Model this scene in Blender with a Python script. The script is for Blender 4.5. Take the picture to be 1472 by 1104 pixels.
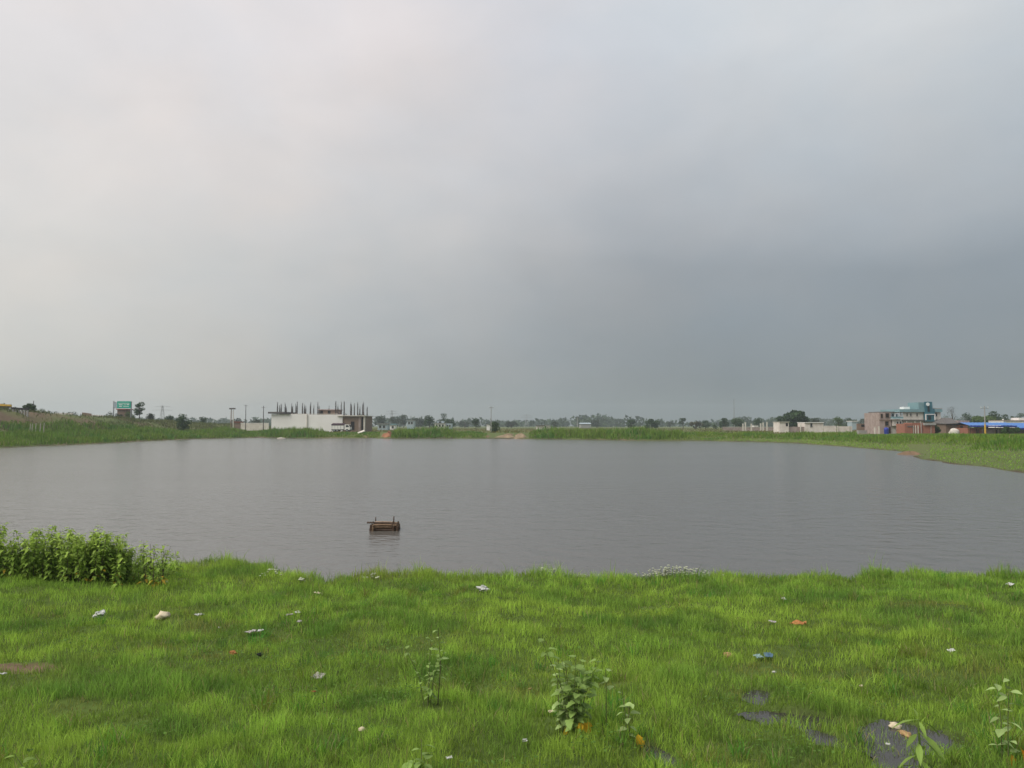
import bpy, math, random
import numpy as np
from mathutils import Vector, Matrix

sc = bpy.context.scene
for o in list(bpy.data.objects):
    bpy.data.objects.remove(o)
COL = sc.collection
R = math.radians
rng = np.random.default_rng(11)
random.seed(5)

# ------------------------------------------------------------------ camera
F = 1112.0            # focal length in pixels of a 1472 px wide frame
CX, CY = 736.0, 552.0
HZ = 3.4              # eye height over the pond
PITCH = math.atan(59 / F)
cam = bpy.data.cameras.new('camera')
cam.sensor_width = 36
cam.lens = 36 * F / 1472
cam.clip_start = 0.1
cam.clip_end = 6000
co = bpy.data.objects.new('camera', cam)
COL.objects.link(co)
co.location = (0, 0, HZ)
co.rotation_euler = (R(90) + PITCH, 0, 0)
sc.camera = co

# ------------------------------------------------------------------ world, sun, exposure
SUN_EL, SUN_AZ = R(50), R(-118)         # azimuth from +Y, clockwise; high on the bright left side
world = bpy.data.worlds.new('World')
sc.world = world
world.use_nodes = True
nt = world.node_tree
nt.nodes.clear()
N, L = nt.nodes.new, nt.links.new


def lin(c):
    return tuple(((v / 255) / 12.92 if v / 255 <= .04045 else ((v / 255 + .055) / 1.055) ** 2.4) for v in c)


out = N('ShaderNodeOutputWorld')
bg = N('ShaderNodeBackground')
bg.inputs[1].default_value = 0.1
sky = N('ShaderNodeTexSky')
sky.sky_type = 'NISHITA'
sky.sun_disc = False
sky.sun_elevation = SUN_EL
sky.sun_rotation = SUN_AZ
sky.dust_density = 5
tc = N('ShaderNodeTexCoord')
# slow warp of the cloud deck
nz = N('ShaderNodeTexNoise'); nz.inputs['Scale'].default_value = 1.7; nz.inputs['Detail'].default_value = 5; nz.inputs['Roughness'].default_value = .52
mp = N('ShaderNodeMapping'); mp.inputs['Scale'].default_value = (1, 1, 1.9); mp.inputs['Rotation'].default_value = (0, R(24), 0); mp.inputs['Location'].default_value = (3.1, 1.7, 0.4)
L(tc.outputs['Generated'], mp.inputs[0]); L(mp.outputs[0], nz.inputs['Vector'])
sub = N('ShaderNodeVectorMath'); sub.operation = 'SUBTRACT'; sub.inputs[1].default_value = (.5, .5, .5)
L(nz.outputs['Color'], sub.inputs[0])
scl = N('ShaderNodeVectorMath'); scl.operation = 'MULTIPLY'; scl.inputs[1].default_value = (.5, .5, .16)
L(sub.outputs[0], scl.inputs[0])
add = N('ShaderNodeVectorMath'); add.operation = 'ADD'
L(tc.outputs['Generated'], add.inputs[0]); L(scl.outputs[0], add.inputs[1])
sep = N('ShaderNodeSeparateXYZ'); L(add.outputs[0], sep.inputs[0])
sep0 = N('ShaderNodeSeparateXYZ'); L(tc.outputs['Generated'], sep0.inputs[0])


def mrange(src, a, b, smooth=False):
    m = N('ShaderNodeMapRange')
    m.inputs['From Min'].default_value = a; m.inputs['From Max'].default_value = b
    m.interpolation_type = 'SMOOTHSTEP' if smooth else 'LINEAR'
    L(src, m.inputs['Value'])
    return m.outputs[0]


xn = mrange(sep.outputs['X'], -.8, .8)


def ramp(stops):
    r = N('ShaderNodeValToRGB'); r.color_ramp.interpolation = 'B_SPLINE'
    els = r.color_ramp.elements
    while len(els) < len(stops):
        els.new(.5)
    for e, (x, c) in zip(els, stops):
        e.position = (x + .8) / 1.6
        e.color = lin(c) + (1,)
    L(xn, r.inputs[0])
    return r.outputs[0]


hor = ramp([(-.6, (209, 208, 201)), (-.27, (175, 178, 176)), (0, (142, 148, 150)), (.3, (124, 133, 136)), (.6, (128, 137, 142))])
mid = ramp([(-.6, (222, 219, 214)), (-.3, (213, 211, 208)), (0, (182, 186, 189)), (.2, (156, 163, 169)), (.6, (150, 159, 166))])
top = ramp([(-.6, (236, 231, 229)), (-.3, (230, 225, 224)), (0, (216, 216, 221)), (.25, (208, 213, 217)), (.6, (207, 213, 217))])
m1 = N('ShaderNodeMix'); m1.data_type = 'RGBA'
L(mrange(sep0.outputs['Z'], 0.0, .23), m1.inputs['Factor']); L(hor, m1.inputs['A']); L(mid, m1.inputs['B'])
m2 = N('ShaderNodeMix'); m2.data_type = 'RGBA'
L(mrange(sep.outputs['Z'], .2, .43), m2.inputs['Factor']); L(m1.outputs['Result'], m2.inputs['A']); L(top, m2.inputs['B'])
# soft cloud texture
nz2 = N('ShaderNodeTexNoise'); nz2.inputs['Scale'].default_value = 3.4; nz2.inputs['Detail'].default_value = 6; nz2.inputs['Roughness'].default_value = .5; nz2.inputs['Distortion'].default_value = .4
L(mp.outputs[0], nz2.inputs['Vector'])
cl = N('ShaderNodeMapRange'); cl.inputs['From Min'].default_value = .3; cl.inputs['From Max'].default_value = .7
cl.inputs['To Min'].default_value = .95; cl.inputs['To Max'].default_value = 1.07
L(nz2.outputs[0], cl.inputs['Value'])
mul = N('ShaderNodeVectorMath'); mul.operation = 'SCALE'
L(m2.outputs['Result'], mul.inputs[0]); L(cl.outputs[0], mul.inputs['Scale'])
# faint warm and cool breaks in the cloud
nz3 = N('ShaderNodeTexNoise'); nz3.inputs['Scale'].default_value = 4.6; nz3.inputs['Detail'].default_value = 5
mp3 = N('ShaderNodeMapping'); mp3.inputs['Location'].default_value = (7.3, 2.2, 5.1); mp3.inputs['Scale'].default_value = (1, 1, 1.5)
L(tc.outputs['Generated'], mp3.inputs[0]); L(mp3.outputs[0], nz3.inputs['Vector'])
tint = N('ShaderNodeValToRGB')
tint.color_ramp.elements[0].position = .36; tint.color_ramp.elements[0].color = (.965, .98, 1.0, 1)
tint.color_ramp.elements[1].position = .66; tint.color_ramp.elements[1].color = (1.05, 1.02, 1.005, 1)
L(nz3.outputs[0], tint.inputs[0])
mt = N('ShaderNodeVectorMath'); mt.operation = 'MULTIPLY'
L(mul.outputs[0], mt.inputs[0]); L(tint.outputs[0], mt.inputs[1])
mul = mt
mul10 = N('ShaderNodeVectorMath'); mul10.operation = 'SCALE'; mul10.inputs['Scale'].default_value = 5.0
L(mul.outputs[0], mul10.inputs[0])
mx = N('ShaderNodeMix'); mx.data_type = 'RGBA'; mx.inputs['Factor'].default_value = .97
L(sky.outputs[0], mx.inputs['A']); L(mul10.outputs[0], mx.inputs['B'])
L(mx.outputs['Result'], bg.inputs[0]); L(bg.outputs[0], out.inputs[0])

sun = bpy.data.lights.new('sun', 'SUN')
sun.energy = 1.5
sun.angle = R(40)
sun.color = (1, .96, .9)
so = bpy.data.objects.new('sun', sun)
COL.objects.link(so)
sd = Vector((math.sin(SUN_AZ) * math.cos(SUN_EL), math.cos(SUN_AZ) * math.cos(SUN_EL), math.sin(SUN_EL)))
so.rotation_euler = sd.to_track_quat('Z', 'Y').to_euler()

vs = sc.view_settings
vs.view_transform = 'Standard'; vs.look = 'None'; vs.exposure = 1.0; vs.gamma = 1; vs.use_curve_mapping = False
cy = sc.cycles
cy.use_denoising = True
cy.max_bounces = 6; cy.diffuse_bounces = 3; cy.glossy_bounces = 3; cy.transmission_bounces = 4; cy.volume_bounces = 1
cy.transparent_max_bounces = 6
cy.caustics_reflective = False; cy.caustics_refractive = False

# ------------------------------------------------------------------ helpers
cp, sp = math.cos(PITCH), math.sin(PITCH)


def ray(px, py):
    u, v = (px - CX) / F, (CY - py) / F
    return np.array([u, cp - v * sp, sp + v * cp])


def at(px, py, Y):
    """world point on the photograph's ray (px, py) at depth Y"""
    d = ray(px, py)
    return Vector((d * (Y / d[1])).tolist()) + Vector((0, 0, HZ))


def pxof(x, y):
    return CX + F * x / np.maximum(y, 1e-3) / cp


def water_pt(px, py):
    d = ray(px, py)
    t = -HZ / d[2]
    return (d[0] * t, d[1] * t)


def hashl(ix, iy, seed):
    h = (ix.astype(np.int64) * 374761393 + iy.astype(np.int64) * 668265263 + seed * 974634211) & 0x7fffffff
    h = ((h ^ (h >> 13)) * 1274126177) & 0x7fffffff
    return ((h ^ (h >> 16)) & 0xffff) / 65535.0


def vnoise(x, y, s, seed=0, oct=3):
    x = np.asarray(x, float) / s; y = np.asarray(y, float) / s
    tot = 0; a = 1; n = 0
    for k in range(oct):
        fx, fy = np.floor(x), np.floor(y)
        tx, ty = x - fx, y - fy
        tx = tx * tx * (3 - 2 * tx); ty = ty * ty * (3 - 2 * ty)
        i, j = fx.astype(np.int64), fy.astype(np.int64)
        v = (hashl(i, j, seed + k) * (1 - tx) + hashl(i + 1, j, seed + k) * tx) * (1 - ty) + \
            (hashl(i, j + 1, seed + k) * (1 - tx) + hashl(i + 1, j + 1, seed + k) * tx) * ty
        tot = tot + a * v; n += a
        a *= .5; x = x * 2.03 + 7.1; y = y * 2.03 + 3.7
    return tot / n


def sstep(a, b, v):
    t = np.clip((v - a) / (b - a), 0, 1)
    return t * t * (3 - 2 * t)


# ---- pond outline, from the shoreline seen in the photograph
far_px = [(0, 644), (60, 641), (130, 638.5), (200, 634.5), (280, 631), (370, 629), (430, 630), (500, 629.6), (560, 630.3), (640, 630.2), (760, 631),
          (830, 631.6), (900, 633), (1000, 633.5), (1080, 635), (1140, 637), (1200, 641), (1250, 645), (1290, 648.5), (1318, 652), (1328, 658), (1380, 668), (1430, 676), (1472, 683.5)]
near_px = [(1700, 835), (1472, 835), (1390, 837), (1300, 834), (1180, 832), (1060, 834), (1000, 832), (935, 838), (850, 838), (780, 831), (700, 833), (620, 832), (560, 835),
           (500, 836), (468, 844), (440, 836), (400, 828), (350, 820), (300, 818), (240, 815), (100, 808), (-100, 803), (-300, 800)]
pond = [(-70, 45), (-80, 70), (-82, 95)] + [water_pt(*p) for p in far_px] + [(33, 44), (36, 34), (35, 25), (27, 19)] + \
       [water_pt(*p) for p in near_px] + [(-28, 21), (-45, 27)]
pond = np.array(pond)


def sdist(x, y):
    x = np.asarray(x, float); y = np.asarray(y, float)
    best = np.full(x.shape, 1e18); inside = np.zeros(x.shape, bool)
    n = len(pond)
    for i in range(n):
        ax, ay = pond[i]; bx, by = pond[(i + 1) % n]
        dx, dy = bx - ax, by - ay
        t = np.clip(((x - ax) * dx + (y - ay) * dy) / (dx * dx + dy * dy + 1e-12), 0, 1)
        best = np.minimum(best, (x - ax - t * dx) ** 2 + (y - ay - t * dy) ** 2)
        c = ((ay > y) != (by > y))
        with np.errstate(divide='ignore', invalid='ignore'):
            xi = (bx - ax) * (y - ay) / (by - ay if by != ay else 1e-9) + ax
        inside ^= c & (x < xi)
    s = np.where(inside, -1, 1) * np.sqrt(best)
    return s + (vnoise(x, y, 1.2, 15, 3) - .5) * 2.4 * sstep(26, 22, y) * sstep(3, 1, np.abs(s)) + (vnoise(x, y, 9, 16, 2) - .5) * 3 * sstep(30, 50, y) * sstep(6, 2, np.abs(s)) * sstep(130, 90, y)


def emb_top(y):
    return np.interp(y, [0, 150, 220, 300, 420, 600], [7.3, 6.95, 4.8, 3.4, 2.0, 1.3])


# puddles: x, y, rx, ry, angle
PUD = []


def base_h(x, y):
    x = np.asarray(x, float); y = np.asarray(y, float)
    s = sdist(x, y)
    nearness = sstep(34, 22, y)
    near = .03 + .05 * np.clip(s, 0, 14) + .012 * np.clip(s - 14, 0, 40)
    near = near + (vnoise(x, y, 2.3, 3) - .5) * .22 * sstep(0.3, 2.5, s) + (vnoise(x, y, .75, 9, 2) - .5) * .19 * sstep(.1, 1, s)
    far = 1.15 * sstep(-1.0, 11, s) + .12 * sstep(0, 1, s) + (vnoise(x, y, 9, 5) - .5) * .5 * sstep(1, 8, s)
    far = np.where(s > 0, np.maximum(far, .04 + .02 * np.clip(s, 0, 10)), far)
    z = near * nearness + far * (1 - nearness)
    # road embankment on the left
    e = emb_top(y)
    prof = sstep(-91, -107, x) * sstep(-142, -126, x) * sstep(20, 60, y)
    z = np.where(s > 0, z + (e - 1.2) * prof + prof * (1 - prof) * 4 * (vnoise(x, y, 5, 21) - .5) * 1.6, z)
    # bed of the pond
    zi = -np.clip(-s * .12, 0, 2.2)
    return np.where(s > 0, z, zi)


def height(x, y):
    z = base_h(x, y)
    for (px_, py_, rx, ry, a, zl) in PUD:
        dx, dy = np.asarray(x) - px_, np.asarray(y) - py_
        c, s_ = math.cos(a), math.sin(a)
        u, v = (dx * c + dy * s_) / rx, (-dx * s_ + dy * c) / ry
        q = np.sqrt(u * u + v * v) + (vnoise(x, y, .28, 33, 3) - .5) * 1.5
        w = sstep(1.25, .75, q)
        z = z * (1 - w) + np.minimum(z, zl - .05) * w
    return z


def hit(px, py):
    """where the photograph's ray (px, py) meets the ground"""
    d = ray(px, py)
    t = np.linspace(3, 60, 3000)
    p = d[None] * t[:, None]
    g = height(p[:, 0], p[:, 1])
    k = np.argmax(p[:, 2] + HZ < np.maximum(g, 0))
    return Vector((p[k, 0], p[k, 1], max(float(g[k]), 0)))


def add_puddle(px, py, wpx, hpx, a=0):
    p = hit(px, py)
    k = p.y / F
    rx = wpx * .5 * k
    ry = hpx * .5 * k / ((HZ - p.z) / p.y)
    th = np.linspace(0, 6.28, 17)
    rim = base_h(p.x + rx * np.cos(th), p.y + ry * np.sin(th))
    PUD.append((p.x, p.y, rx, ry, a, float(np.percentile(rim, 20)) - .01))


add_puddle(1086, 1000, 46, 22, 0)
add_puddle(1145, 1026, 130, 20, -.2)
add_puddle(1308, 1062, 135, 38, 0)
add_puddle(1190, 1062, 44, 26, 0)
add_puddle(1310, 1105, 90, 40, 0)
add_puddle(945, 1085, 36, 34, 0.3)


# ---- objects
def link(o, parent=None):
    COL.objects.link(o)
    if parent is not None:
        o.parent = parent
    return o


def tag(o, label=None, cat=None, group=None, kind=None):
    if label: o['label'] = label
    if cat: o['category'] = cat
    if group: o['group'] = group
    if kind: o['kind'] = kind
    return o


def empty(name, loc, rz=0, label=None, cat=None, group=None):
    o = bpy.data.objects.new(name, None)
    o.empty_display_size = .2
    o.location = loc; o.rotation_euler = (0, 0, rz)
    COL.objects.link(o)
    return tag(o, label, cat, group)


class MB:
    def __init__(s):
        s.v = []; s.f = []

    def poly(s, pts, faces):
        n = len(s.v)
        s.v += [tuple(p) for p in pts]
        s.f += [tuple(n + i for i in f) for f in faces]
        return s

    def box(s, x0, x1, y0, y1, z0, z1, taper=0):
        t = taper
        p = [(x0, y0, z0), (x1, y0, z0), (x1, y1, z0), (x0, y1, z0), (x0 + t, y0 + t, z1), (x1 - t, y0 + t, z1), (x1 - t, y1 - t, z1), (x0 + t, y1 - t, z1)]
        return s.poly(p, [(3, 2, 1, 0), (4, 5, 6, 7), (0, 1, 5, 4), (1, 2, 6, 5), (2, 3, 7, 6), (3, 0, 4, 7)])

    def tube(s, pts, radii, n=6, cap=True):
        pts = [Vector(p) for p in pts]
        if not hasattr(radii, '__len__'):
            radii = [radii] * len(pts)
        base = len(s.v)
        for i, p in enumerate(pts):
            d = (pts[min(i + 1, len(pts) - 1)] - pts[max(i - 1, 0)]).normalized()
            a = d.orthogonal().normalized() if abs(d.z) > .95 else d.cross(Vector((0, 0, 1))).normalized()
            b = d.cross(a)
            for k in range(n):
                t = 2 * math.pi * k / n
                s.v.append(tuple(p + (a * math.cos(t) + b * math.sin(t)) * radii[i]))
        for i in range(len(pts) - 1):
            for k in range(n):
                q = base + i * n
                s.f.append((q + k, q + (k + 1) % n, q + n + (k + 1) % n, q + n + k))
        if cap:
            s.f.append(tuple(base + k for k in reversed(range(n))))
            s.f.append(tuple(base + (len(pts) - 1) * n + k for k in range(n)))
        return s

    def mesh(s, name, mat, smooth=False):
        m = bpy.data.meshes.new(name)
        m.from_pydata(s.v, [], s.f)
        if mat is not None:
            m.materials.append(mat)
        if smooth:
            m.polygons.foreach_set('use_smooth', [True] * len(m.polygons))
        m.update()
        return m

    def build(s, name, mat, parent=None, smooth=False):
        return link(bpy.data.objects.new(name, s.mesh(name, mat, smooth)), parent)


def np_mesh(name, verts, faces, mat, col=None, smooth=False):
    """faces: (n,3) or (n,4) int array"""
    m = bpy.data.meshes.new(name)
    k = faces.shape[1]
    m.vertices.add(len(verts)); m.vertices.foreach_set('co', np.ascontiguousarray(verts, np.float32).ravel())
    m.loops.add(faces.size); m.loops.foreach_set('vertex_index', np.ascontiguousarray(faces, np.int32).ravel())
    m.polygons.add(len(faces)); m.polygons.foreach_set('loop_start', np.arange(0, faces.size, k, dtype=np.int32))
    m.update(calc_edges=True)
    if smooth:
        m.polygons.foreach_set('use_smooth', np.ones(len(faces), bool))
    if col is not None:
        a = m.color_attributes.new('tint', 'FLOAT_COLOR', 'POINT')
        c = np.ones((len(verts), 4), np.float32); c[:, :3] = col
        a.data.foreach_set('color', c.ravel())
    m.materials.append(mat)
    return m


# ---- materials
def nmat(name):
    m = bpy.data.materials.new(name); m.use_nodes = True
    n = m.node_tree
    return m, n, n.nodes['Principled BSDF']


def mat(name, c, rough=.8, c2=None, scale=3, bump=0, bscale=30, spec=.3, metal=0, coord='Object'):
    m, n, b = nmat(name)
    b.inputs['Roughness'].default_value = rough
    b.inputs['Specular IOR Level'].default_value = spec
    b.inputs['Metallic'].default_value = metal
    t = n.nodes.new('ShaderNodeTexCoord')
    z = n.nodes.new('ShaderNodeTexNoise'); z.inputs['Scale'].default_value = scale; z.inputs['Detail'].default_value = 6; z.inputs['Roughness'].default_value = .65
    n.links.new(t.outputs[coord], z.inputs['Vector'])
    r = n.nodes.new('ShaderNodeValToRGB')
    r.color_ramp.elements[0].position = .3; r.color_ramp.elements[1].position = .7
    if c2 is None:
        c2 = tuple(v * .72 for v in c)
    r.color_ramp.elements[0].color = tuple(c2) + (1,); r.color_ramp.elements[1].color = tuple(c) + (1,)
    n.links.new(z.outputs[0], r.inputs[0]); n.links.new(r.outputs[0], b.inputs['Base Color'])
    if bump:
        z2 = n.nodes.new('ShaderNodeTexNoise'); z2.inputs['Scale'].default_value = bscale; z2.inputs['Detail'].default_value = 4
        n.links.new(t.outputs[coord], z2.inputs['Vector'])
        bp = n.nodes.new('ShaderNodeBump'); bp.inputs['Strength'].default_value = bump; bp.inputs['Distance'].default_value = .05
        n.links.new(z2.outputs[0], bp.inputs['Height']); n.links.new(bp.outputs[0], b.inputs['Normal'])
    return m


def leaf_mat(name, tint=(1, 1, 1), trans=.3, rough=.55, attr=True, color=None, spec=.12):
    m, n, b = nmat(name)
    b.inputs['Roughness'].default_value = rough; b.inputs['Specular IOR Level'].default_value = spec
    if attr:
        a = n.nodes.new('ShaderNodeVertexColor'); a.layer_name = 'tint'; src = a.outputs[0]
    else:
        oi = n.nodes.new('ShaderNodeObjectInfo')
        hs = n.nodes.new('ShaderNodeHueSaturation'); hs.inputs['Color'].default_value = tuple(color) + (1,)
        mr = n.nodes.new('ShaderNodeMapRange'); mr.inputs['To Min'].default_value = .72; mr.inputs['To Max'].default_value = 1.25
        n.links.new(oi.outputs['Random'], mr.inputs['Value']); n.links.new(mr.outputs[0], hs.inputs['Value'])
        src = hs.outputs[0]
    n.links.new(src, b.inputs['Base Color'])
    tr = n.nodes.new('ShaderNodeBsdfTranslucent'); n.links.new(src, tr.inputs[0])
    mxs = n.nodes.new('ShaderNodeMixShader'); mxs.inputs[0].default_value = trans
    n.links.new(b.outputs[0], mxs.inputs[1]); n.links.new(tr.outputs[0], mxs.inputs[2])
    n.links.new(mxs.outputs[0], n.nodes['Material Output'].inputs[0])
    return m


M = {}
M['white'] = mat('white_plaster', (.82, .80, .78), .85, (.74, .71, .68), .25)
M['offwhite'] = mat('cream_plaster', (.68, .64, .57), .85, (.50, .46, .40), .8)
M['peel'] = mat('weathered_limewash', (.74, .69, .64), .9, (.55, .48, .43), 1.0)
M['brick'] = mat('red_brick', (.34, .15, .10), .9, (.24, .10, .07), 2)
M['brickdk'] = mat('brown_brick', (.24, .17, .125), .9, (.17, .12, .09), 1.5)
M['brickpale'] = mat('pale_brick', (.40, .32, .29), .9, (.25, .19, .17), 1.1)
M['concrete'] = mat('grey_concrete', (.36, .35, .33), .9, (.25, .245, .235), 2)
M['darkconc'] = mat('dark_concrete', (.14, .13, .125), .9, (.10, .09, .085), 2)
M['steel'] = mat('rusty_steel', (.085, .07, .062), .7, (.05, .04, .04), 8)
M['teal'] = mat('teal_paint', (.20, .32, .34), .6, (.15, .25, .27), 1)
M['tealdk'] = mat('deep_teal_paint', (.05, .15, .19), .5, (.035, .11, .14), 1)
M['bluepale'] = mat('pale_blue_paint', (.38, .45, .49), .6, (.30, .37, .41), 1)
M['glass'] = mat('window_glass', (.02, .028, .032), .12, (.015, .02, .024), 1, spec=.6)
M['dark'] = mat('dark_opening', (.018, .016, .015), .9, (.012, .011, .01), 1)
M['blueroof'] = mat('blue_sheet_roof', (.07, .20, .52), .45, (.05, .155, .43), 1.3)
M['blue'] = mat('blue_plastic', (.03, .05, .33), .45, (.025, .04, .26), 1)
M['green_sign'] = mat('green_sign_sheet', (.02, .40, .28), .45, (.015, .33, .23), 2)
M['sign_white'] = mat('sign_white', (.80, .82, .80), .5, (.72, .74, .72), 3)
M['galv'] = mat('galvanised_steel', (.34, .35, .36), .5, (.26, .27, .28), 4, metal=.3)
M['yellow'] = mat('yellow_paint', (.62, .40, .05), .6, (.50, .30, .035), 2)
M['black'] = mat('black_paint', (.022, .02, .019), .6, (.015, .014, .013), 2)
M['tarp'] = mat('dark_maroon_tarpaulin', (.06, .032, .042), .7, (.04, .02, .028), 3)
M['truckw'] = mat('white_vehicle_paint', (.78, .77, .74), .4, (.66, .64, .60), 1.5)
M['rubber'] = mat('tyre_rubber', (.02, .02, .02), .9, (.014, .014, .014), 5)
M['soil'] = mat('red_soil', (.33, .15, .075), .95, (.19, .085, .045), .8, bump=.5, bscale=4)
M['sand'] = mat('pale_sand', (.31, .235, .145), .95, (.15, .11, .07), .9, bump=.5, bscale=3)
M['brownsoil'] = mat('brown_soil', (.20, .13, .08), .95, (.13, .085, .05), 1.2, bump=.5, bscale=3)
M['rock'] = mat('pale_stone', (.46, .43, .37), .9, (.34, .31, .27), 5, bump=.4, bscale=9)
M['asphalt'] = mat('asphalt', (.055, .055, .055), .9, (.04, .04, .04), 3)
M['bamboo'] = mat('dry_bamboo', (.25, .165, .10), .7, (.10, .062, .036), 14)
M['bamboodk'] = mat('wet_bamboo', (.085, .052, .032), .45, (.05, .03, .02), 9)
M['bamboopale'] = mat('pale_bamboo', (.42, .31, .22), .7, (.22, .15, .10), 14)
M['rope'] = mat('rope', (.10, .07, .05), .9, (.06, .04, .03), 30)
M['bark'] = mat('tree_bark', (.10, .075, .055), .95, (.06, .045, .033), 4)
M['stem'] = mat('green_stem', (.12, .15, .05), .7, (.09, .10, .04), 14)
M['stemdk'] = mat('brown_stem', (.085, .06, .04), .8, (.055, .045, .03), 14)
M['crown'] = leaf_mat('tree_foliage', trans=.22)
M['reed'] = leaf_mat('reed_foliage', trans=.25)
M['grass'] = leaf_mat('grass_blades', trans=.5, rough=.5)
M['thicket'] = leaf_mat('thicket_foliage', trans=.3, rough=.5)
M['weed'] = leaf_mat('weed_leaf', attr=False, color=(.23, .34, .09), trans=.3)
M['weedpale'] = leaf_mat('pale_weed_leaf', attr=False, color=(.31, .42, .15), trans=.25)
M['weedlime'] = leaf_mat('lime_weed_leaf', attr=False, color=(.22, .33, .07), trans=.3)
M['weeddk'] = leaf_mat('dark_weed_leaf', attr=False, color=(.07, .12, .035), trans=.2)
M['yleaf'] = leaf_mat('yellowed_leaf', attr=False, color=(.62, .40, .03), trans=.25)
M['oleaf'] = leaf_mat('orange_leaf', attr=False, color=(.62, .24, .02), trans=.25)
M['petal'] = leaf_mat('pale_petal', attr=False, color=(.44, .47, .33), trans=.2)
M['litw'] = mat('white_plastic', (.60, .60, .57), .55, (.36, .36, .34), 18, bump=.3, bscale=40)
M['litc'] = mat('cream_foam', (.66, .58, .42), .75, (.52, .43, .29), 14, bump=.4, bscale=50)
M['lito'] = mat('orange_wrapper', (.42, .19, .06), .7, (.25, .10, .03), 22)
M['litt'] = mat('tan_husk', (.44, .28, .14), .8, (.26, .15, .07), 22, bump=.3, bscale=40)
M['litb'] = mat('blue_plastic_film', (.08, .15, .20), .5, (.04, .08, .12), 16)
M['litp'] = mat('pale_teal_film', (.26, .36, .34), .5, (.15, .24, .23), 16)
M['litk'] = mat('black_film', (.03, .035, .03), .5, (.02, .022, .02), 16)
M['litg'] = mat('grey_film', (.40, .37, .36), .6, (.28, .25, .24), 16)
M['litr'] = mat('red_brown_scrap', (.36, .10, .05), .7, (.25, .06, .03), 16)


def ground_material():
    m, n, b = nmat('ground_soil_and_turf')
    b.inputs['Roughness'].default_value = .95; b.inputs['Specular IOR Level'].default_value = .15
    a = n.nodes.new('ShaderNodeVertexColor'); a.layer_name = 'tint'
    t = n.nodes.new('ShaderNodeTexCoord')
    z = n.nodes.new('ShaderNodeTexNoise'); z.inputs['Scale'].default_value = 5; z.inputs['Detail'].default_value = 8; z.inputs['Roughness'].default_value = .7
    n.links.new(t.outputs['Object'], z.inputs['Vector'])
    mr = n.nodes.new('ShaderNodeMapRange'); mr.inputs['From Min'].default_value = .3; mr.inputs['From Max'].default_value = .7; mr.inputs['To Min'].default_value = .65; mr.inputs['To Max'].default_value = 1.3
    n.links.new(z.outputs[0], mr.inputs['Value'])
    s = n.nodes.new('ShaderNodeVectorMath'); s.operation = 'SCALE'
    n.links.new(a.outputs[0], s.inputs[0]); n.links.new(mr.outputs[0], s.inputs['Scale']); n.links.new(s.outputs[0], b.inputs['Base Color'])
    bp = n.nodes.new('ShaderNodeBump'); bp.inputs['Strength'].default_value = .6; bp.inputs['Distance'].default_value = .04
    n.links.new(z.outputs[0], bp.inputs['Height']); n.links.new(bp.outputs[0], b.inputs['Normal'])
    return m


def water_material(name, body, rough, waves):
    m, n, b = nmat(name)
    b.inputs['Base Color'].default_value = tuple(body) + (1,)
    b.inputs['Roughness'].default_value = rough; b.inputs['IOR'].default_value = 1.333
    b.inputs['Specular IOR Level'].default_value = .5
    t = n.nodes.new('ShaderNodeTexCoord')
    hs = None
    for (sx, sy, rot, amp, det) in waves:
        mpn = n.nodes.new('ShaderNodeMapping'); mpn.inputs['Scale'].default_value = (sx, sy, 1); mpn.inputs['Rotation'].default_value = (0, 0, R(rot))
        z = n.nodes.new('ShaderNodeTexNoise'); z.inputs['Scale'].default_value = 1; z.inputs['Detail'].default_value = det; z.inputs['Roughness'].default_value = .55
        n.links.new(t.outputs['Object'], mpn.inputs[0]); n.links.new(mpn.outputs[0], z.inputs['Vector'])
        k = n.nodes.new('ShaderNodeMath'); k.operation = 'MULTIPLY'; k.inputs[1].default_value = amp
        n.links.new(z.outputs[0], k.inputs[0])
        if hs is None:
            hs = k.outputs[0]
        else:
            ad = n.nodes.new('ShaderNodeMath'); ad.operation = 'ADD'
            n.links.new(hs, ad.inputs[0]); n.links.new(k.outputs[0], ad.inputs[1]); hs = ad.outputs[0]
    bp = n.nodes.new('ShaderNodeBump'); bp.inputs['Strength'].default_value = 1; bp.inputs['Distance'].default_value = 1
    # gusts: bands of stronger and weaker ripple
    mg = n.nodes.new('ShaderNodeMapping'); mg.inputs['Scale'].default_value = (.012, .05, 1); mg.inputs['Rotation'].default_value = (0, 0, R(14))
    zg = n.nodes.new('ShaderNodeTexNoise'); zg.inputs['Scale'].default_value = 1; zg.inputs['Detail'].default_value = 4; zg.inputs['Distortion'].default_value = .6
    n.links.new(t.outputs['Object'], mg.inputs[0]); n.links.new(mg.outputs[0], zg.inputs['Vector'])
    rg = n.nodes.new('ShaderNodeMapRange'); rg.inputs['From Min'].default_value = .35; rg.inputs['From Max'].default_value = .65; rg.inputs['To Min'].default_value = .55; rg.inputs['To Max'].default_value = 1.15
    n.links.new(zg.outputs[0], rg.inputs['Value']); n.links.new(rg.outputs[0], bp.inputs['Strength'])
    n.links.new(hs, bp.inputs['Height']); n.links.new(bp.outputs[0], b.inputs['Normal'])
    return m


M['ground'] = ground_material()
M['water'] = water_material('muddy_pond_water', (.094, .088, .078), .18, [(1.3, 1.5, 6, .072, 3), (.30, .45, -12, .022, 2), (4.0, 6, 10, .008, 2)])
M['puddle'] = water_material('puddle_water', (.040, .037, .033), .08, [(6, 6, 0, .002, 2)])

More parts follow.
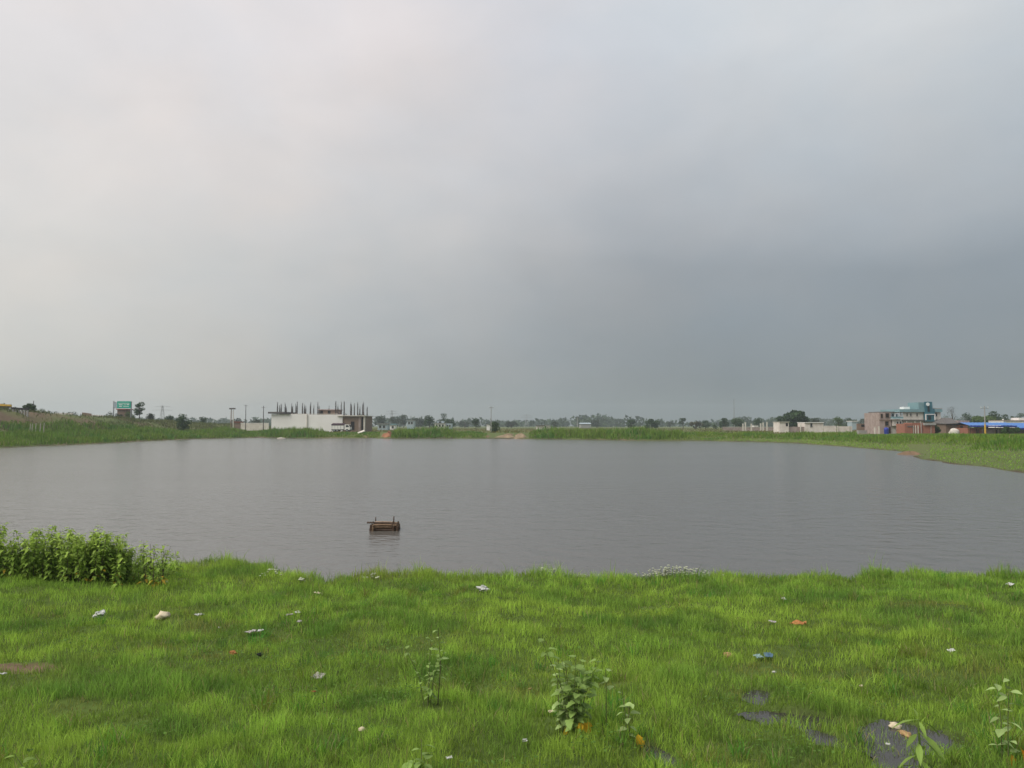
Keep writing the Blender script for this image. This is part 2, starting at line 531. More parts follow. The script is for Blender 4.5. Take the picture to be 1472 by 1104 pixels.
# ------------------------------------------------------------------ ground sheet (log-polar grid, fine where it is near)
ra = np.geomspace(2.2, 20, 235)
rb = np.geomspace(20, 1500, 150)[1:]
rad = np.concatenate([[.02, .8, 1.5], ra, rb])
ang = np.concatenate([np.linspace(-math.pi, -.95, 60)[:-1], np.linspace(-.95, .95, 260), np.linspace(.95, math.pi, 60)[1:]])
A, RR = np.meshgrid(ang, rad)
GX, GY = RR * np.sin(A), RR * np.cos(A)
GZ = height(GX, GY)
GS = sdist(GX, GY)
GZ = np.where(RR > 320, GZ * 0 + 1.2 + np.where(GX < -60, (GZ - 1.2) * sstep(700, 320, RR), 0), GZ)
nr, na = A.shape


def soil_mask(x, y, s):
    """1 where the ground is bare"""
    prof = sstep(-93, -99, x) * sstep(-140, -128, x) * sstep(260, 200, y) * sstep(20, 60, y)
    b = prof * sstep(.40, .62, vnoise(x, y, 7, 40))
    p = hit(14, 964)
    q = ((x - p.x) / .60) ** 2 + ((y - p.y) / .26) ** 2 + (vnoise(x, y, .22, 41) - .5) * 2.0
    return np.maximum(b, sstep(1.15, .7, q))


def wet_mask(x, y):
    w = np.zeros_like(np.asarray(x, float))
    for (px_, py_, rx, ry, a, zl) in PUD:
        dx, dy = x - px_, y - py_
        c, s_ = math.cos(a), math.sin(a)
        u, v = (dx * c + dy * s_) / rx, (-dx * s_ + dy * c) / ry
        w = np.maximum(w, sstep(1.3, .8, np.sqrt(u * u + v * v) + (vnoise(x, y, .28, 33, 3) - .5) * 1.5))
    return w


near_g = sstep(34, 22, GY) * (GY > 0) + (GY <= 0)
n1 = vnoise(GX, GY, 3, 50)
n2 = vnoise(GX, GY, 40, 51)
c_near = np.stack([.055 + .035 * n1, .085 + .05 * n1, .018 + .008 * n1], -1)
c_far = np.stack([.075 + .075 * n2, .115 + .03 * n2, .03 + .03 * n2], -1)
gc = c_near * near_g[..., None] + c_far * (1 - near_g[..., None])
sm = soil_mask(GX, GY, GS)[..., None]
soilc = np.stack([.10 + .07 * n1, .07 + .05 * n1, .045 + .03 * n1], -1)
gc = gc * (1 - sm) + soilc * sm
mud = (sstep(2.2, .4, GS) * sstep(.45, .6, vnoise(GX, GY, 7, 44)) * (1 - near_g) * (GX < 30) * .9 + sstep(.5, .0, GS) * near_g * .8)[..., None]
gc = gc * (1 - mud) + np.array([.16, .12, .075]) * mud
wm = wet_mask(GX, GY)[..., None]
gc = gc * (1 - wm * .8) + np.array([.045, .037, .028]) * wm * .8
bed = (GS < .15)[..., None]
gc = np.where(bed, np.array([.07, .055, .035]), gc)
idx = np.arange(nr * na).reshape(nr, na)
gf = np.stack([idx[:-1, :-1], idx[1:, :-1], idx[1:, 1:], idx[:-1, 1:]], -1).reshape(-1, 4)[:, ::-1]
gm = np_mesh('ground', np.stack([GX, GY, GZ], -1).reshape(-1, 3), gf, M['ground'], gc.reshape(-1, 3), True)
tag(link(bpy.data.objects.new('ground', gm)), 'grassy ground and banks around the pond', None, None, 'structure')

# pond water: the cells of the same grid inside the outline, with a margin that runs in under the banks
wmask = (GS < 1.2).reshape(-1)
keep = wmask[gf].all(1)
wv = np.stack([GX, GY, GX * 0], -1).reshape(-1, 3)
used = np.unique(gf[keep]); remap = np.full(nr * na, -1); remap[used] = np.arange(len(used))
wmesh = np_mesh('pond_water', wv[used], remap[gf[keep]], M['water'], None, True)
tag(link(bpy.data.objects.new('pond_water', wmesh)), 'grey rippled muddy water of the pond', None, None, 'structure')

for i, (px_, py_, rx, ry, a, zl) in enumerate(PUD):
    q = max(rx, ry) * 1.9
    ng = 70
    ux, uy = np.meshgrid(np.linspace(px_ - q, px_ + q, ng), np.linspace(py_ - q, py_ + q, ng))
    dx, dy = ux - px_, uy - py_
    u = (dx * math.cos(a) + dy * math.sin(a)) / rx; v = (-dx * math.sin(a) + dy * math.cos(a)) / ry
    inside = (np.sqrt(u * u + v * v) + (vnoise(ux, uy, .28, 33, 3) - .5) * 1.5) < 1.12
    ii = np.arange(ng * ng).reshape(ng, ng)
    cell = inside[:-1, :-1] & inside[1:, :-1] & inside[1:, 1:] & inside[:-1, 1:]
    fq = np.stack([ii[:-1, :-1], ii[:-1, 1:], ii[1:, 1:], ii[1:, :-1]], -1)[cell]
    us = np.unique(fq); rm = np.full(ng * ng, -1); rm[us] = np.arange(len(us))
    m = MB(); m.v = [(x_, y_, zl) for x_, y_ in zip(ux.ravel()[us], uy.ravel()[us])]; m.f = [tuple(int(t) for t in r_) for r_ in rm[fq]]
    tag(m.build('puddle_water', M['puddle']), 'dark shallow puddle water standing in the grass', None, None, 'structure')


# ------------------------------------------------------------------ blades (grass and reeds)
def blades(name, x, y, z, h, w, lean, col, mat_, label, bend=.6, tipk=1.25):
    n = len(x)
    az = rng.uniform(0, 2 * math.pi, n)
    face = rng.uniform(0, 2 * math.pi, n)
    dx, dy = np.cos(az), np.sin(az)
    wx, wy = np.cos(face) * w * .5, np.sin(face) * w * .5
    l1 = np.sin(lean) * h * .5; z1 = np.cos(lean) * h * .55
    l2 = np.sin(lean * (1 + bend)) * h * .55 + l1; z2 = np.maximum(np.cos(lean * (1 + bend)), .1) * h * .45 + z1
    V = np.empty((n, 5, 3), np.float32)
    V[:, 0] = np.stack([x - wx, y - wy, z - .01], -1)
    V[:, 1] = np.stack([x + wx, y + wy, z - .01], -1)
    V[:, 2] = np.stack([x + dx * l1 + wx * .85, y + dy * l1 + wy * .85, z + z1], -1)
    V[:, 3] = np.stack([x + dx * l1 - wx * .85, y + dy * l1 - wy * .85, z + z1], -1)
    V[:, 4] = np.stack([x + dx * l2, y + dy * l2, z + z2], -1)
    b = np.arange(n)[:, None] * 5
    Fc = np.concatenate([b + [0, 1, 2], b + [0, 2, 3], b + [3, 2, 4]], 0)
    C = np.repeat(col[:, None, :], 5, 1)
    me = np_mesh(name, V.reshape(-1, 3), Fc, mat_, C.reshape(-1, 3))
    return tag(link(bpy.data.objects.new(name, me)), label, None, None, 'stuff')


def patch(x, y, plist):
    """soft patches given at photo pixels: (px, py, wpx, hpx)"""
    w = np.zeros_like(x)
    for (px, py, wp, hp) in plist:
        p = hit(px, py)
        k = p.y / F
        rx = wp * .40 * k; ry = hp * .36 * k / ((HZ - p.z) / p.y)
        q = np.sqrt(((x - p.x) / rx) ** 2 + ((y - p.y) / ry) ** 2) + (vnoise(x, y, .45, 77, 2) - .5) * 1.3
        w = np.maximum(w, sstep(1.2, .5, q))
    return w


NG = 1350000
gy = rng.uniform(3.6, 21.5, NG)
gx = rng.uniform(-1, 1, NG) * (gy * .70 + 3.0)
dens = np.interp(gy, [4, 7, 10, 14, 22], [1, 1, .62, .42, .34]) * (gy * .70 + 3) / (21.5 * .7 + 3)
ok = rng.uniform(0, 1, NG) < dens
gx, gy = gx[ok], gy[ok]
gs = sdist(gx, gy)
ok = (gs > -.12 - .35 * vnoise(gx, gy, .5, 60, 2)) | ((gs > -1.7 * np.clip(vnoise(gx, gy, .8, 59, 2) - .32, 0, 1)) & (rng.uniform(0, 1, len(gx)) < .22))
gx, gy, gs = gx[ok], gy[ok], gs[ok]
wet = wet_mask(gx, gy); bare = soil_mask(gx, gy, gs)
lush = np.maximum(patch(gx, gy, [(470, 912, 90, 34), (640, 965, 170, 40), (860, 895, 90, 34), (1315, 882, 130, 30), (1390, 895, 70, 20), (350, 825, 120, 30),
                                 (60, 1000, 220, 50), (100, 960, 160, 40), (310, 990, 90, 30), (240, 1050, 150, 40), (930, 900, 120, 26), (560, 1010, 180, 40), (1190, 860, 120, 20), (1130, 1090, 130, 50), (30, 905, 130, 50)]),
                  sstep(.58, .74, vnoise(gx, gy, 1.0, 61)) * .7)
dry = np.maximum(patch(gx, gy, [(1110, 968, 140, 30), (1260, 968, 200, 24), (1400, 968, 120, 24), (290, 905, 110, 26), (300, 948, 120, 16), (100, 1020, 110, 26), (750, 1005, 90, 60),
                                (900, 985, 80, 24), (1060, 1000, 60, 18), (300, 940, 300, 18), (560, 938, 120, 20), (1330, 868, 130, 14)]),
                 sstep(.62, .78, vnoise(gx, gy, 1.1, 62)) * .4)
keep = (rng.uniform(0, 1, len(gx)) > wet * .56) & (rng.uniform(0, 1, len(gx)) > bare * .88) & (rng.uniform(0, 1, len(gx)) > dry * .35)
gx, gy, gs, lush, dry, wet = gx[keep], gy[keep], gs[keep], lush[keep], dry[keep], wet[keep]
gz = np.maximum(height(gx, gy), -.06)
n = len(gx)
shore = sstep(1.0, .0, gs)
shn = vnoise(gx, gy, .55, 68, 2)
hh = (.056 + .056 * rng.uniform(0, 1, n)) * (.7 + .7 * vnoise(gx, gy, .7, 63, 2)) * (1 + .55 * lush) * (1 - .25 * dry) * (1 - .1 * wet) * (1 + shore * 2.2 * shn ** 2)
cl_ = np.clip(vnoise(gx, gy, .40, 67, 2) * 1.5 - .25, 0, 1)
hh *= .45 + 1.1 * cl_
hh *= np.where(rng.uniform(0, 1, n) < .03, 1.7, 1)
ww = np.interp(gy, [4, 8, 20], [.0045, .006, .011]) * rng.uniform(.7, 1.3, n)
lean = rng.uniform(.03, .62, n)
tone = vnoise(gx, gy, 2.2, 64); fine = rng.uniform(0, 1, n)
gap_ = vnoise(gx, gy, .13, 69, 2)
hh *= .65 + .7 * gap_
base = np.stack([.215 + .110 * tone, .365 + .085 * tone, .056 + .010 * tone], -1) * (.64 + .66 * cl_)[:, None] * (.68 + .64 * gap_)[:, None]  # shaded gaps and light tops of the tufts put into the blade colour
lushc = np.array([.10, .225, .045]); dryc = np.array([.26, .21, .06]); straw = np.array([.34, .30, .12])
base = base * (1 - lush[:, None] * .62) + lushc * lush[:, None] * .62
base = base * (1 - dry[:, None] * .5) + dryc * dry[:, None] * .5
sel = (fine < .025 + .08 * dry)[:, None]
base = np.where(sel, straw, base)
base *= rng.uniform(.6, 1.4, n)[:, None]
print('grass blades', n)
blades('grass', gx, gy, gz, hh, ww, lean, base, M['grass'], 'short bright green grass covering the near bank')

# coarse tussocks and dead straw standing among the fine grass
nt_ = 620
ty = rng.uniform(4.2, 18, nt_ * 4); tx = rng.uniform(-1, 1, nt_ * 4) * (ty * .7 + 2)
ok = (sdist(tx, ty) > .25) & (vnoise(tx, ty, 1.4, 91) > .5) & (wet_mask(tx, ty) < .5)
tx, ty = tx[ok][:nt_], ty[ok][:nt_]; nt_ = len(tx)
per = 34
cx_ = np.repeat(tx, per) + rng.normal(0, .05, nt_ * per); cy_ = np.repeat(ty, per) + rng.normal(0, .05, nt_ * per)
hs_ = np.repeat(rng.uniform(.12, .26, nt_), per) * rng.uniform(.5, 1.15, nt_ * per)
tc_ = np.repeat(np.stack([rng.uniform(.10, .22, nt_), rng.uniform(.22, .34, nt_), np.full(nt_, .045)], -1), per, 0) * rng.uniform(.65, 1.35, nt_ * per)[:, None]
tc_ = np.where((rng.uniform(0, 1, nt_ * per) < .10)[:, None], np.array([.36, .31, .16]), tc_)
blades('grass_tussocks', cx_, cy_, height(cx_, cy_), hs_, np.full(nt_ * per, .0075), rng.uniform(.1, .85, nt_ * per), tc_, M['grass'], 'coarse darker grass tussocks standing in the turf')

# broad-leaved low herbs in the turf, as the darker tufts between the grass
nb = 42000
hy = rng.uniform(4, 17, nb); hx = rng.uniform(-1, 1, nb) * (hy * .7 + 2)
hsd = sdist(hx, hy)
hl = np.maximum(patch(hx, hy, [(640, 985, 200, 50), (560, 1010, 180, 60), (900, 930, 200, 40), (80, 915, 100, 50), (990, 920, 120, 40), (1340, 885, 120, 30), (850, 1080, 160, 60), (1130, 1085, 140, 50), (1370, 1080, 160, 60), (230, 1060, 160, 50), (410, 1010, 160, 60)]),
                sstep(.60, .72, vnoise(hx, hy, 1.2, 66)))
ok = (hsd > .4) & (rng.uniform(0, 1, nb) < hl) & (wet_mask(hx, hy) < .4)
hx, hy = hx[ok], hy[ok]; nb = len(hx)
hz = height(hx, hy)
sz = rng.uniform(.018, .04, nb); a = rng.uniform(0, 2 * math.pi, nb); tl = rng.uniform(-.2, .7, nb); hgt = rng.uniform(.03, .13, nb)
ca, sa = np.cos(a), np.sin(a)
V = np.empty((nb, 4, 3))
for j, (u, v) in enumerate([(0, 0), (.5, .42), (1, 0), (.5, -.42)]):
    V[:, j] = np.stack([hx + (u * ca - v * sa) * sz, hy + (u * sa + v * ca) * sz, hz + hgt + u * sz * tl], -1)
hc = np.array([.12, .22, .04])[None] * rng.uniform(.6, 1.5, nb)[:, None]
me = np_mesh('ground_cover', V.reshape(-1, 3), np.arange(nb * 4).reshape(-1, 4), M['grass'], np.repeat(hc[:, None], 4, 1).reshape(-1, 3))
tag(link(bpy.data.objects.new('ground_cover', me)), 'small broad-leaved herbs mixed into the turf', None, None, 'stuff')

# ---- reeds and rank grass on the far banks
NR = 900000
ry_ = rng.uniform(24, 262, NR); rx_ = rng.uniform(-118, 150, NR)
pxr = pxof(rx_, ry_)
ok = (pxr > -260) & (pxr < 1760)
rx_, ry_, pxr = rx_[ok], ry_[ok], pxr[ok]
rs = sdist(rx_, ry_)
depth = np.interp(pxr, [-300, 0, 330, 400, 500, 565, 980, 1100, 1240, 1330, 1472, 1760], [24, 22, 18, 14, 9, 13, 13, 16, 26, 60, 75, 75])
ok = (rs > .15) & (rs < depth) & (rx_ > -104)
rx_, ry_, pxr, rs, depth = rx_[ok], ry_[ok], pxr[ok], rs[ok], depth[ok]
ht = np.interp(pxr, [-300, 0, 60, 330, 360, 392, 462, 474, 543, 548, 562, 568, 650, 658, 690, 698, 760, 772, 970, 985, 1120, 1130, 1260, 1310, 1472, 1760],
               [1.1, 1.0, 1.1, 1.2, .8, 1.7, 1.5, .45, .4, .12, .12, 1.7, 1.5, .7, .7, .15, .15, 1.5, 1.6, .5, .6, 1.15, 1.1, .8, .9, .9])
clump = vnoise(rx_, ry_, 5, 70)
ht = ht * (.30 + 1.9 * clump ** 1.6)
ht = ht * np.where(pxr > 1230, np.interp(ry_, [60, 110, 150], [1.15, .75, .22]), 1) * np.where((pxr > 1110) & (pxr <= 1230), .75, 1)
right = sstep(990, 1100, pxr)
edge = sstep(2.0, 6.5, rs) * right + sstep(.1, 1.6, rs) * (1 - right)
e2 = sstep(4.0, 8.5, rs + 5 * (vnoise(rx_, ry_, 6, 71) - .5)); mixw = sstep(1270, 1350, pxr)
edge = edge * (1 - mixw) + e2 * mixw
ht = np.maximum(ht * edge, .14)
gap = ((pxr > 546) & (pxr < 562)) | ((pxr > 700) & (pxr < 760)) | ((pxr > 1306) & (pxr < 1336) & (rs < 5))
dn = np.where(gap, .06, 1.0)
dn = dn * np.interp(pxr, [1230, 1330], [1, .75])
ok = (rng.uniform(0, 1, len(rx_)) < dn)
rx_, ry_, pxr, rs, ht, clump, edge = rx_[ok], ry_[ok], pxr[ok], rs[ok], ht[ok], clump[ok], edge[ok]
n = len(rx_)
print('reeds', n)
rz = height(rx_, ry_)
t1 = vnoise(rx_, ry_, 11, 72); t2 = rng.uniform(0, 1, n)
rc = np.stack([.10 + .08 * t1, .20 + .06 * t1, .026 + .010 * t1], -1)
rc = np.where((vnoise(rx_, ry_, 4, 73) > .6)[:, None], rc * np.array([.72, .92, 1.0]), rc)
rc = np.where((edge < .35)[:, None] & (pxr > 1000)[:, None], np.array([.20, .335, .05]), rc)
rc = np.where((t2 < .05)[:, None], np.array([.26, .22, .11]), rc)
rc = rc * rng.uniform(.7, 1.3, n)[:, None]
blades('bank_reeds', rx_, ry_, rz, ht * rng.uniform(.65, 1.15, n), np.interp(ry_, [30, 80, 200], [.03, .06, .12]) * rng.uniform(.7, 1.3, n), rng.uniform(.02, .5, n), rc, M['reed'],
       'tall green reeds and rank grass lining the far banks')

# rough scrub on the road embankment
ne = 60000
ey = rng.uniform(60, 330, ne); ex = rng.uniform(-128, -91, ne)
en = vnoise(ex, ey, 6, 85)
ok = rng.uniform(0, 1, ne) < (sstep(.32, .58, en) * .95 + .08) * np.interp(ey, [140, 185], [.4, 1])
ex, ey, en = ex[ok], ey[ok], en[ok]
ok = (ex > -110) | (ex < -122)
ex, ey, en = ex[ok], ey[ok], en[ok]; n = len(ex)
ec = np.stack([.07 + .07 * en, .10 + .05 * en, .03 + .02 * en], -1) * rng.uniform(.6, 1.4, n)[:, None]
blades('embankment_scrub', ex, ey, height(ex, ey), rng.uniform(.25, 1.0, n) * (.4 + en), np.full(n, .14), rng.uniform(.05, .7, n), ec, M['reed'],
       'rough low scrub on the brown road embankment')

# scattered tufts over the fields beyond
nf = 40000
fy = rng.uniform(190, 520, nf); fx = rng.uniform(-.95, .95, nf) * fy
ok = (sdist(fx, fy) > 12) & (fx > -100)
fx, fy = fx[ok], fy[ok]; n = len(fx)
fc = np.stack([.12 + .08 * vnoise(fx, fy, 30, 81), np.full(n, .15), np.full(n, .045)], -1) * rng.uniform(.7, 1.3, n)[:, None]
blades('field_grass', fx, fy, base_h(fx, fy) * 0 + np.where(np.hypot(fx, fy) > 320, 1.2, height(fx, fy)), rng.uniform(.2, .6, n) * (.4 + vnoise(fx, fy, 20, 82)), np.full(n, .25), rng.uniform(.05, .6, n), fc, M['reed'],
       'rough field grass beyond the far bank')


# ------------------------------------------------------------------ trees
def leaves_in(centres, radii, n, size, cols, squash=.8):
    k = rng.integers(0, len(centres), n) if False else rng.choice(len(centres), n, p=(radii ** 2) / (radii ** 2).sum())
    d = rng.normal(size=(n, 3)); d /= np.linalg.norm(d, axis=1)[:, None]
    rr = radii[k] * rng.uniform(.55, 1.08, n) ** .6
    c = centres[k] + d * rr[:, None] * np.array([1, 1, squash])
    a = rng.normal(size=(n, 3)); a /= np.linalg.norm(a, axis=1)[:, None]
    b = np.cross(a, rng.normal(size=(n, 3))); b /= np.linalg.norm(b, axis=1)[:, None]
    s = size * rng.uniform(.6, 1.4, n)[:, None]
    V = np.stack([c - a * s, c + b * s * .5, c + a * s, c - b * s * .5], 1)
    C = np.repeat((cols[k] * rng.uniform(.75, 1.25, n)[:, None])[:, None], 4, 1)
    return V, C


def tree(px, ytop, ybase, wpx, Y, label, name='tree', col=(.05, .085, .03), leaves=700, kind='round', group=None, cat='tree'):
    g = at(px, ybase, Y)
    gz_ = float(height(np.array([g.x]), np.array([g.y]))[0]) if Y < 320 else 1.2
    topz = at(px, ytop, Y).z
    H = topz - gz_
    W = wpx * Y / F
    root = empty(name, (g.x, g.y, gz_), 0, label, cat, group)
    cb = {'round': .10, 'bush': .0, 'tall': .25, 'layer': .2, 'bare': .3}[kind]
    nk = {'round': 24, 'bush': 14, 'tall': 12, 'layer': 14, 'bare': 12}[kind]
    cen = []; rad_ = []
    for i in range(nk):
        t = (i + .5) / nk
        zz = H * (cb + (1 - cb) * random.uniform(.12, .9))
        if kind == 'layer':
            lv = i % 4
            zz = H * (cb + .1 + (.8 - cb) * lv / 3)
            mxr = W * .5 * (1 - .12 * lv)
        else:
            f = (zz / H - cb) / (1 - cb)
            mxr = W * .5 * math.sqrt(max(0.08, 1 - (2 * f - .85) ** 2 * .8))
        th = random.uniform(0, 2 * math.pi); q = mxr * .72 * math.sqrt(random.random())
        r = min(W, H) * random.uniform(.14, .25) * (1.2 if kind == 'bush' else 1)
        cen.append((q * math.cos(th), q * math.sin(th), min(zz, H - r * .7))); rad_.append(r)
    cen = np.array(cen); rad_ = np.array(rad_)
    tb = MB()
    hb = H * (cb + .15)
    r0 = max(.10, W * .035)
    tb.tube([(0, 0, -.1), (W * .02, 0, hb * .5), (W * .01, W * .02, hb), (0, 0, H * .8)], [r0 * 1.3, r0, r0 * .8, r0 * .25], 6)
    for c in cen[:7]:
        st = Vector((W * .01, 0, min(hb * random.uniform(.6, 1.1), c[2] * .8)))
        e = Vector(c.tolist())
        tb.tube([st, st.lerp(e, .5) + Vector((0, 0, -H * .02)), e], [r0 * .5, r0 * .35, r0 * .12], 5)
    tb.build('trunk', M['bark'], root)
    cc = np.array(col)[None] * np.random.default_rng(int(px * 7 + Y)).uniform(.75, 1.3, len(cen))[:, None]
    sz = max(.16, W * .045) if kind != 'bare' else .12
    leaves = int(leaves * 1.5) if kind != 'bare' else leaves
    V, C = leaves_in(cen, rad_, leaves, sz, cc, .75 if kind != 'layer' else .4)
    me = np_mesh('crown', V.reshape(-1, 3), np.arange(leaves * 4).reshape(-1, 4), M['crown'], C.reshape(-1, 3))
    link(bpy.data.objects.new('crown', me), root)
    return root


DK = (.042, .075, .027); MD = (.06, .10, .032); LT = (.085, .13, .04); GR = (.055, .07, .045)
TREES = [
    (4, 577, 592, 14, 200, 'dark treetop above the yellow barrier at the left edge', DK, 500, 'round'),
    (20, 582, 592, 9, 215, 'small dark treetop behind the black steel barrier on the embankment', DK, 400, 'round'),
    (43, 580, 594, 19, 175, 'leafy tree on the embankment where the black barrier ends', MD, 900, 'round'),
    (61, 586, 598, 11, 230, 'narrow leafy tree right of the tree at the barrier end', MD, 500, 'round'),
    (75, 587, 599, 19, 235, 'wide low tree on the embankment left of the white parapet', GR, 700, 'round'),
    (104, 591, 601, 20, 330, 'pale grey thin tree behind the white parapet', GR, 350, 'round'),
    (158, 591, 603, 14, 260, 'small grey green tree just left below the green gantry sign', GR, 500, 'round'),
    (172, 593, 603, 16, 230, 'low grey green bush under the green gantry sign', GR, 500, 'bush'),
    (200, 578, 604, 18, 232, 'tall dark ragged tree right of the green gantry sign', DK, 1000, 'tall'),
    (186, 592, 604, 18, 228, 'light green bush between the gantry sign and the tall ragged tree', LT, 500, 'bush'),
    (216, 594, 608, 15, 240, 'round grey green tree right of the tall ragged tree', GR, 600, 'round'),
    (243, 596, 608, 13, 250, 'small dark tree standing alone right of the lattice tower', DK, 500, 'round'),
    (264, 595, 613, 21, 205, 'dark spreading tree growing in the left bank reeds', DK, 1100, 'round'),
    (292, 599, 609, 15, 280, 'flat topped dark tree between the bank tree and the lamp mast', DK, 500, 'round'),
    (341, 601, 610, 20, 400, 'hazy grey tree just right of the lamp mast', GR, 400, 'round'),
    (368, 602, 612, 16, 300, 'grey bush left of the white unfinished building', GR, 400, 'bush'),
    (548, 598, 614, 22, 520, 'hazy tree right of the white unfinished building, leftmost of three', GR, 600, 'round'),
    (568, 599, 614, 22, 560, 'hazy tree above the pale houses, middle of three', GR, 600, 'round'),
    (580, 596, 614, 15, 540, 'pointed hazy tree above the pale houses, rightmost of three', GR, 600, 'tall'),
    (601, 602, 614, 30, 600, 'low wide hazy tree left of the white house', GR, 600, 'round'),
    (617, 597, 615, 18, 380, 'dark tree just left of the white house', DK, 900, 'round'),
    (638, 593, 614, 13, 400, 'tall slim tree rising behind the white house', DK, 700, 'tall'),
    (647, 602, 614, 19, 390, 'round dark tree right behind the white house', DK, 700, 'round'),
    (668, 604, 614, 22, 650, 'faint tree between the white house and the dark round tree', GR, 400, 'round'),
    (684, 601, 615, 15, 370, 'dark round tree on a visible trunk left of the thin pole', DK, 800, 'round'),
    (712, 606, 620, 20, 225, 'dense green bush at the foot of the thin pole', MD, 900, 'bush'),
    (735, 606, 614, 26, 620, 'hazy low tree right of the thin pole', GR, 500, 'round'),
    (798, 606, 615, 12, 450, 'small grey tree right of the pink shed', GR, 400, 'round'),
    (858, 604, 613, 24, 640, 'hazy tree behind the far pale blue roof', GR, 500, 'round'),
    (907, 603, 613, 17, 420, 'dark tree left of the wide dark tree beyond the reeds', DK, 700, 'round'),
    (937, 602, 614, 27, 400, 'wide dark tree above the end of the tall reeds', DK, 900, 'round'),
    (963, 605, 612, 13, 620, 'tiny faint tree right of the wide dark tree', GR, 300, 'round'),
    (982, 601, 615, 14, 430, 'ragged tree at the left end of the scrub row', DK, 600, 'tall'),
    (1000, 606, 616, 24, 400, 'brown green scrub bush in the field', (.09, .085, .045), 500, 'bush'),
    (1014, 604, 615, 15, 410, 'dark tree over the brown scrub in the field', DK, 600, 'round'),
    (1028, 608, 617, 10, 380, 'small dark bush left of the round field tree', DK, 400, 'bush'),
    (1041, 601, 615, 18, 400, 'round dark tree left of the white box hut', DK, 800, 'round'),
    (1062, 600, 615, 21, 380, 'greener round tree directly left of the white box hut', MD, 800, 'round'),
    (1089, 600, 613, 16, 420, 'dark tree above the white box hut', DK, 700, 'round'),
    (1143, 590, 616, 46, 300, 'big spreading dark tree behind the low white building', DK, 2600, 'round'),
    (1124, 598, 616, 22, 320, 'lower dark tree leaning left of the big spreading tree', DK, 900, 'round'),
    (1172, 601, 613, 18, 380, 'hazy dark tree right of the big spreading tree', GR, 600, 'round'),
    (1206, 598, 614, 17, 330, 'light green tree behind the long low white wall', LT, 900, 'round'),
    (1219, 600, 614, 12, 340, 'dark narrow tree right of the light green tree', DK, 600, 'round'),
    (1246, 602, 614, 26, 480, 'hazy trees-like wide crown left of the two storey brick house', GR, 600, 'round'),
    (1369, 584, 607, 22, 260, 'thin grey nearly bare tree right of the teal house', (.10, .095, .09), 380, 'bare'),
    (1390, 593, 607, 18, 290, 'round dark tree left of the utility pole', DK, 900, 'round'),
    (1432, 591, 607, 22, 300, 'large dark tree behind the blue sheet roof', DK, 1100, 'round'),
    (1445, 594, 607, 12, 280, 'small dark tree right of the large tree behind the blue roof', DK, 600, 'round'),
    (1455, 596, 607, 8, 285, 'slim small tree between the two dark trees at the right edge', DK, 400, 'tall'),
    (1467, 594, 607, 17, 290, 'dark round tree at the right edge above the white parapet', DK, 800, 'round'),
    (1345, 610, 625, 12, 182, 'dark bush against the red brick shed', DK, 800, 'bush'),
    (1452, 614, 625, 38, 172, 'green bush in front of the blue roofed shed', MD, 1400, 'bush'),
    (1416, 599, 606, 52, 262, 'long light green hedge behind the blue sheet roof', LT, 1200, 'bush'),
]
for t in TREES:
    px, yt, yb, w, Y, lab, c, nl, kind = t
    nm = {'bush': 'bush', 'bare': 'bare_tree'}.get(kind, 'tree')
    lab = lab.replace('hazy trees-like wide crown', 'hazy wide crowned tree')
    tree(px, yt, yb, w, Y, lab, nm, c, nl, kind, None, 'bush' if kind == 'bush' else 'tree')

# far belt of woodland on the horizon
nc = 1300
bx = rng.uniform(-1150, 1150, nc); by = rng.uniform(850, 1180, nc)
bh = 5 + 9 * vnoise(bx, by * .2, 110, 90) * rng.uniform(.6, 1.2, nc)
cen = np.stack([bx, by, 1.2 + bh * rng.uniform(.1, .7, nc)], -1)
bpx = pxof(bx, by)
cen[:, 2] += np.interp(bpx, [450, 540, 600, 700, 760], [0, 3, 3, 0, 0])
radb = bh * rng.uniform(.45, .8, nc)
nl = 34000
V, C = leaves_in(cen, radb, nl, 2.4, np.array([.045, .07, .032])[None] * rng.uniform(.7, 1.3, nc)[:, None], .8)
V[:, :, 2] = np.maximum(V[:, :, 2], .9)
me = np_mesh('distant_woodland', V.reshape(-1, 3), np.arange(nl * 4).reshape(-1, 4), M['crown'], C.reshape(-1, 3))
tag(link(bpy.data.objects.new('distant_woodland', me)), 'far belt of hazy woodland along the horizon', None, None, 'stuff')


# ------------------------------------------------------------------ buildings
def gz_at(x, y):
    if math.hypot(x, y) > 320:
        return 1.2
    return float(height(np.array([x]), np.array([y]))[0])


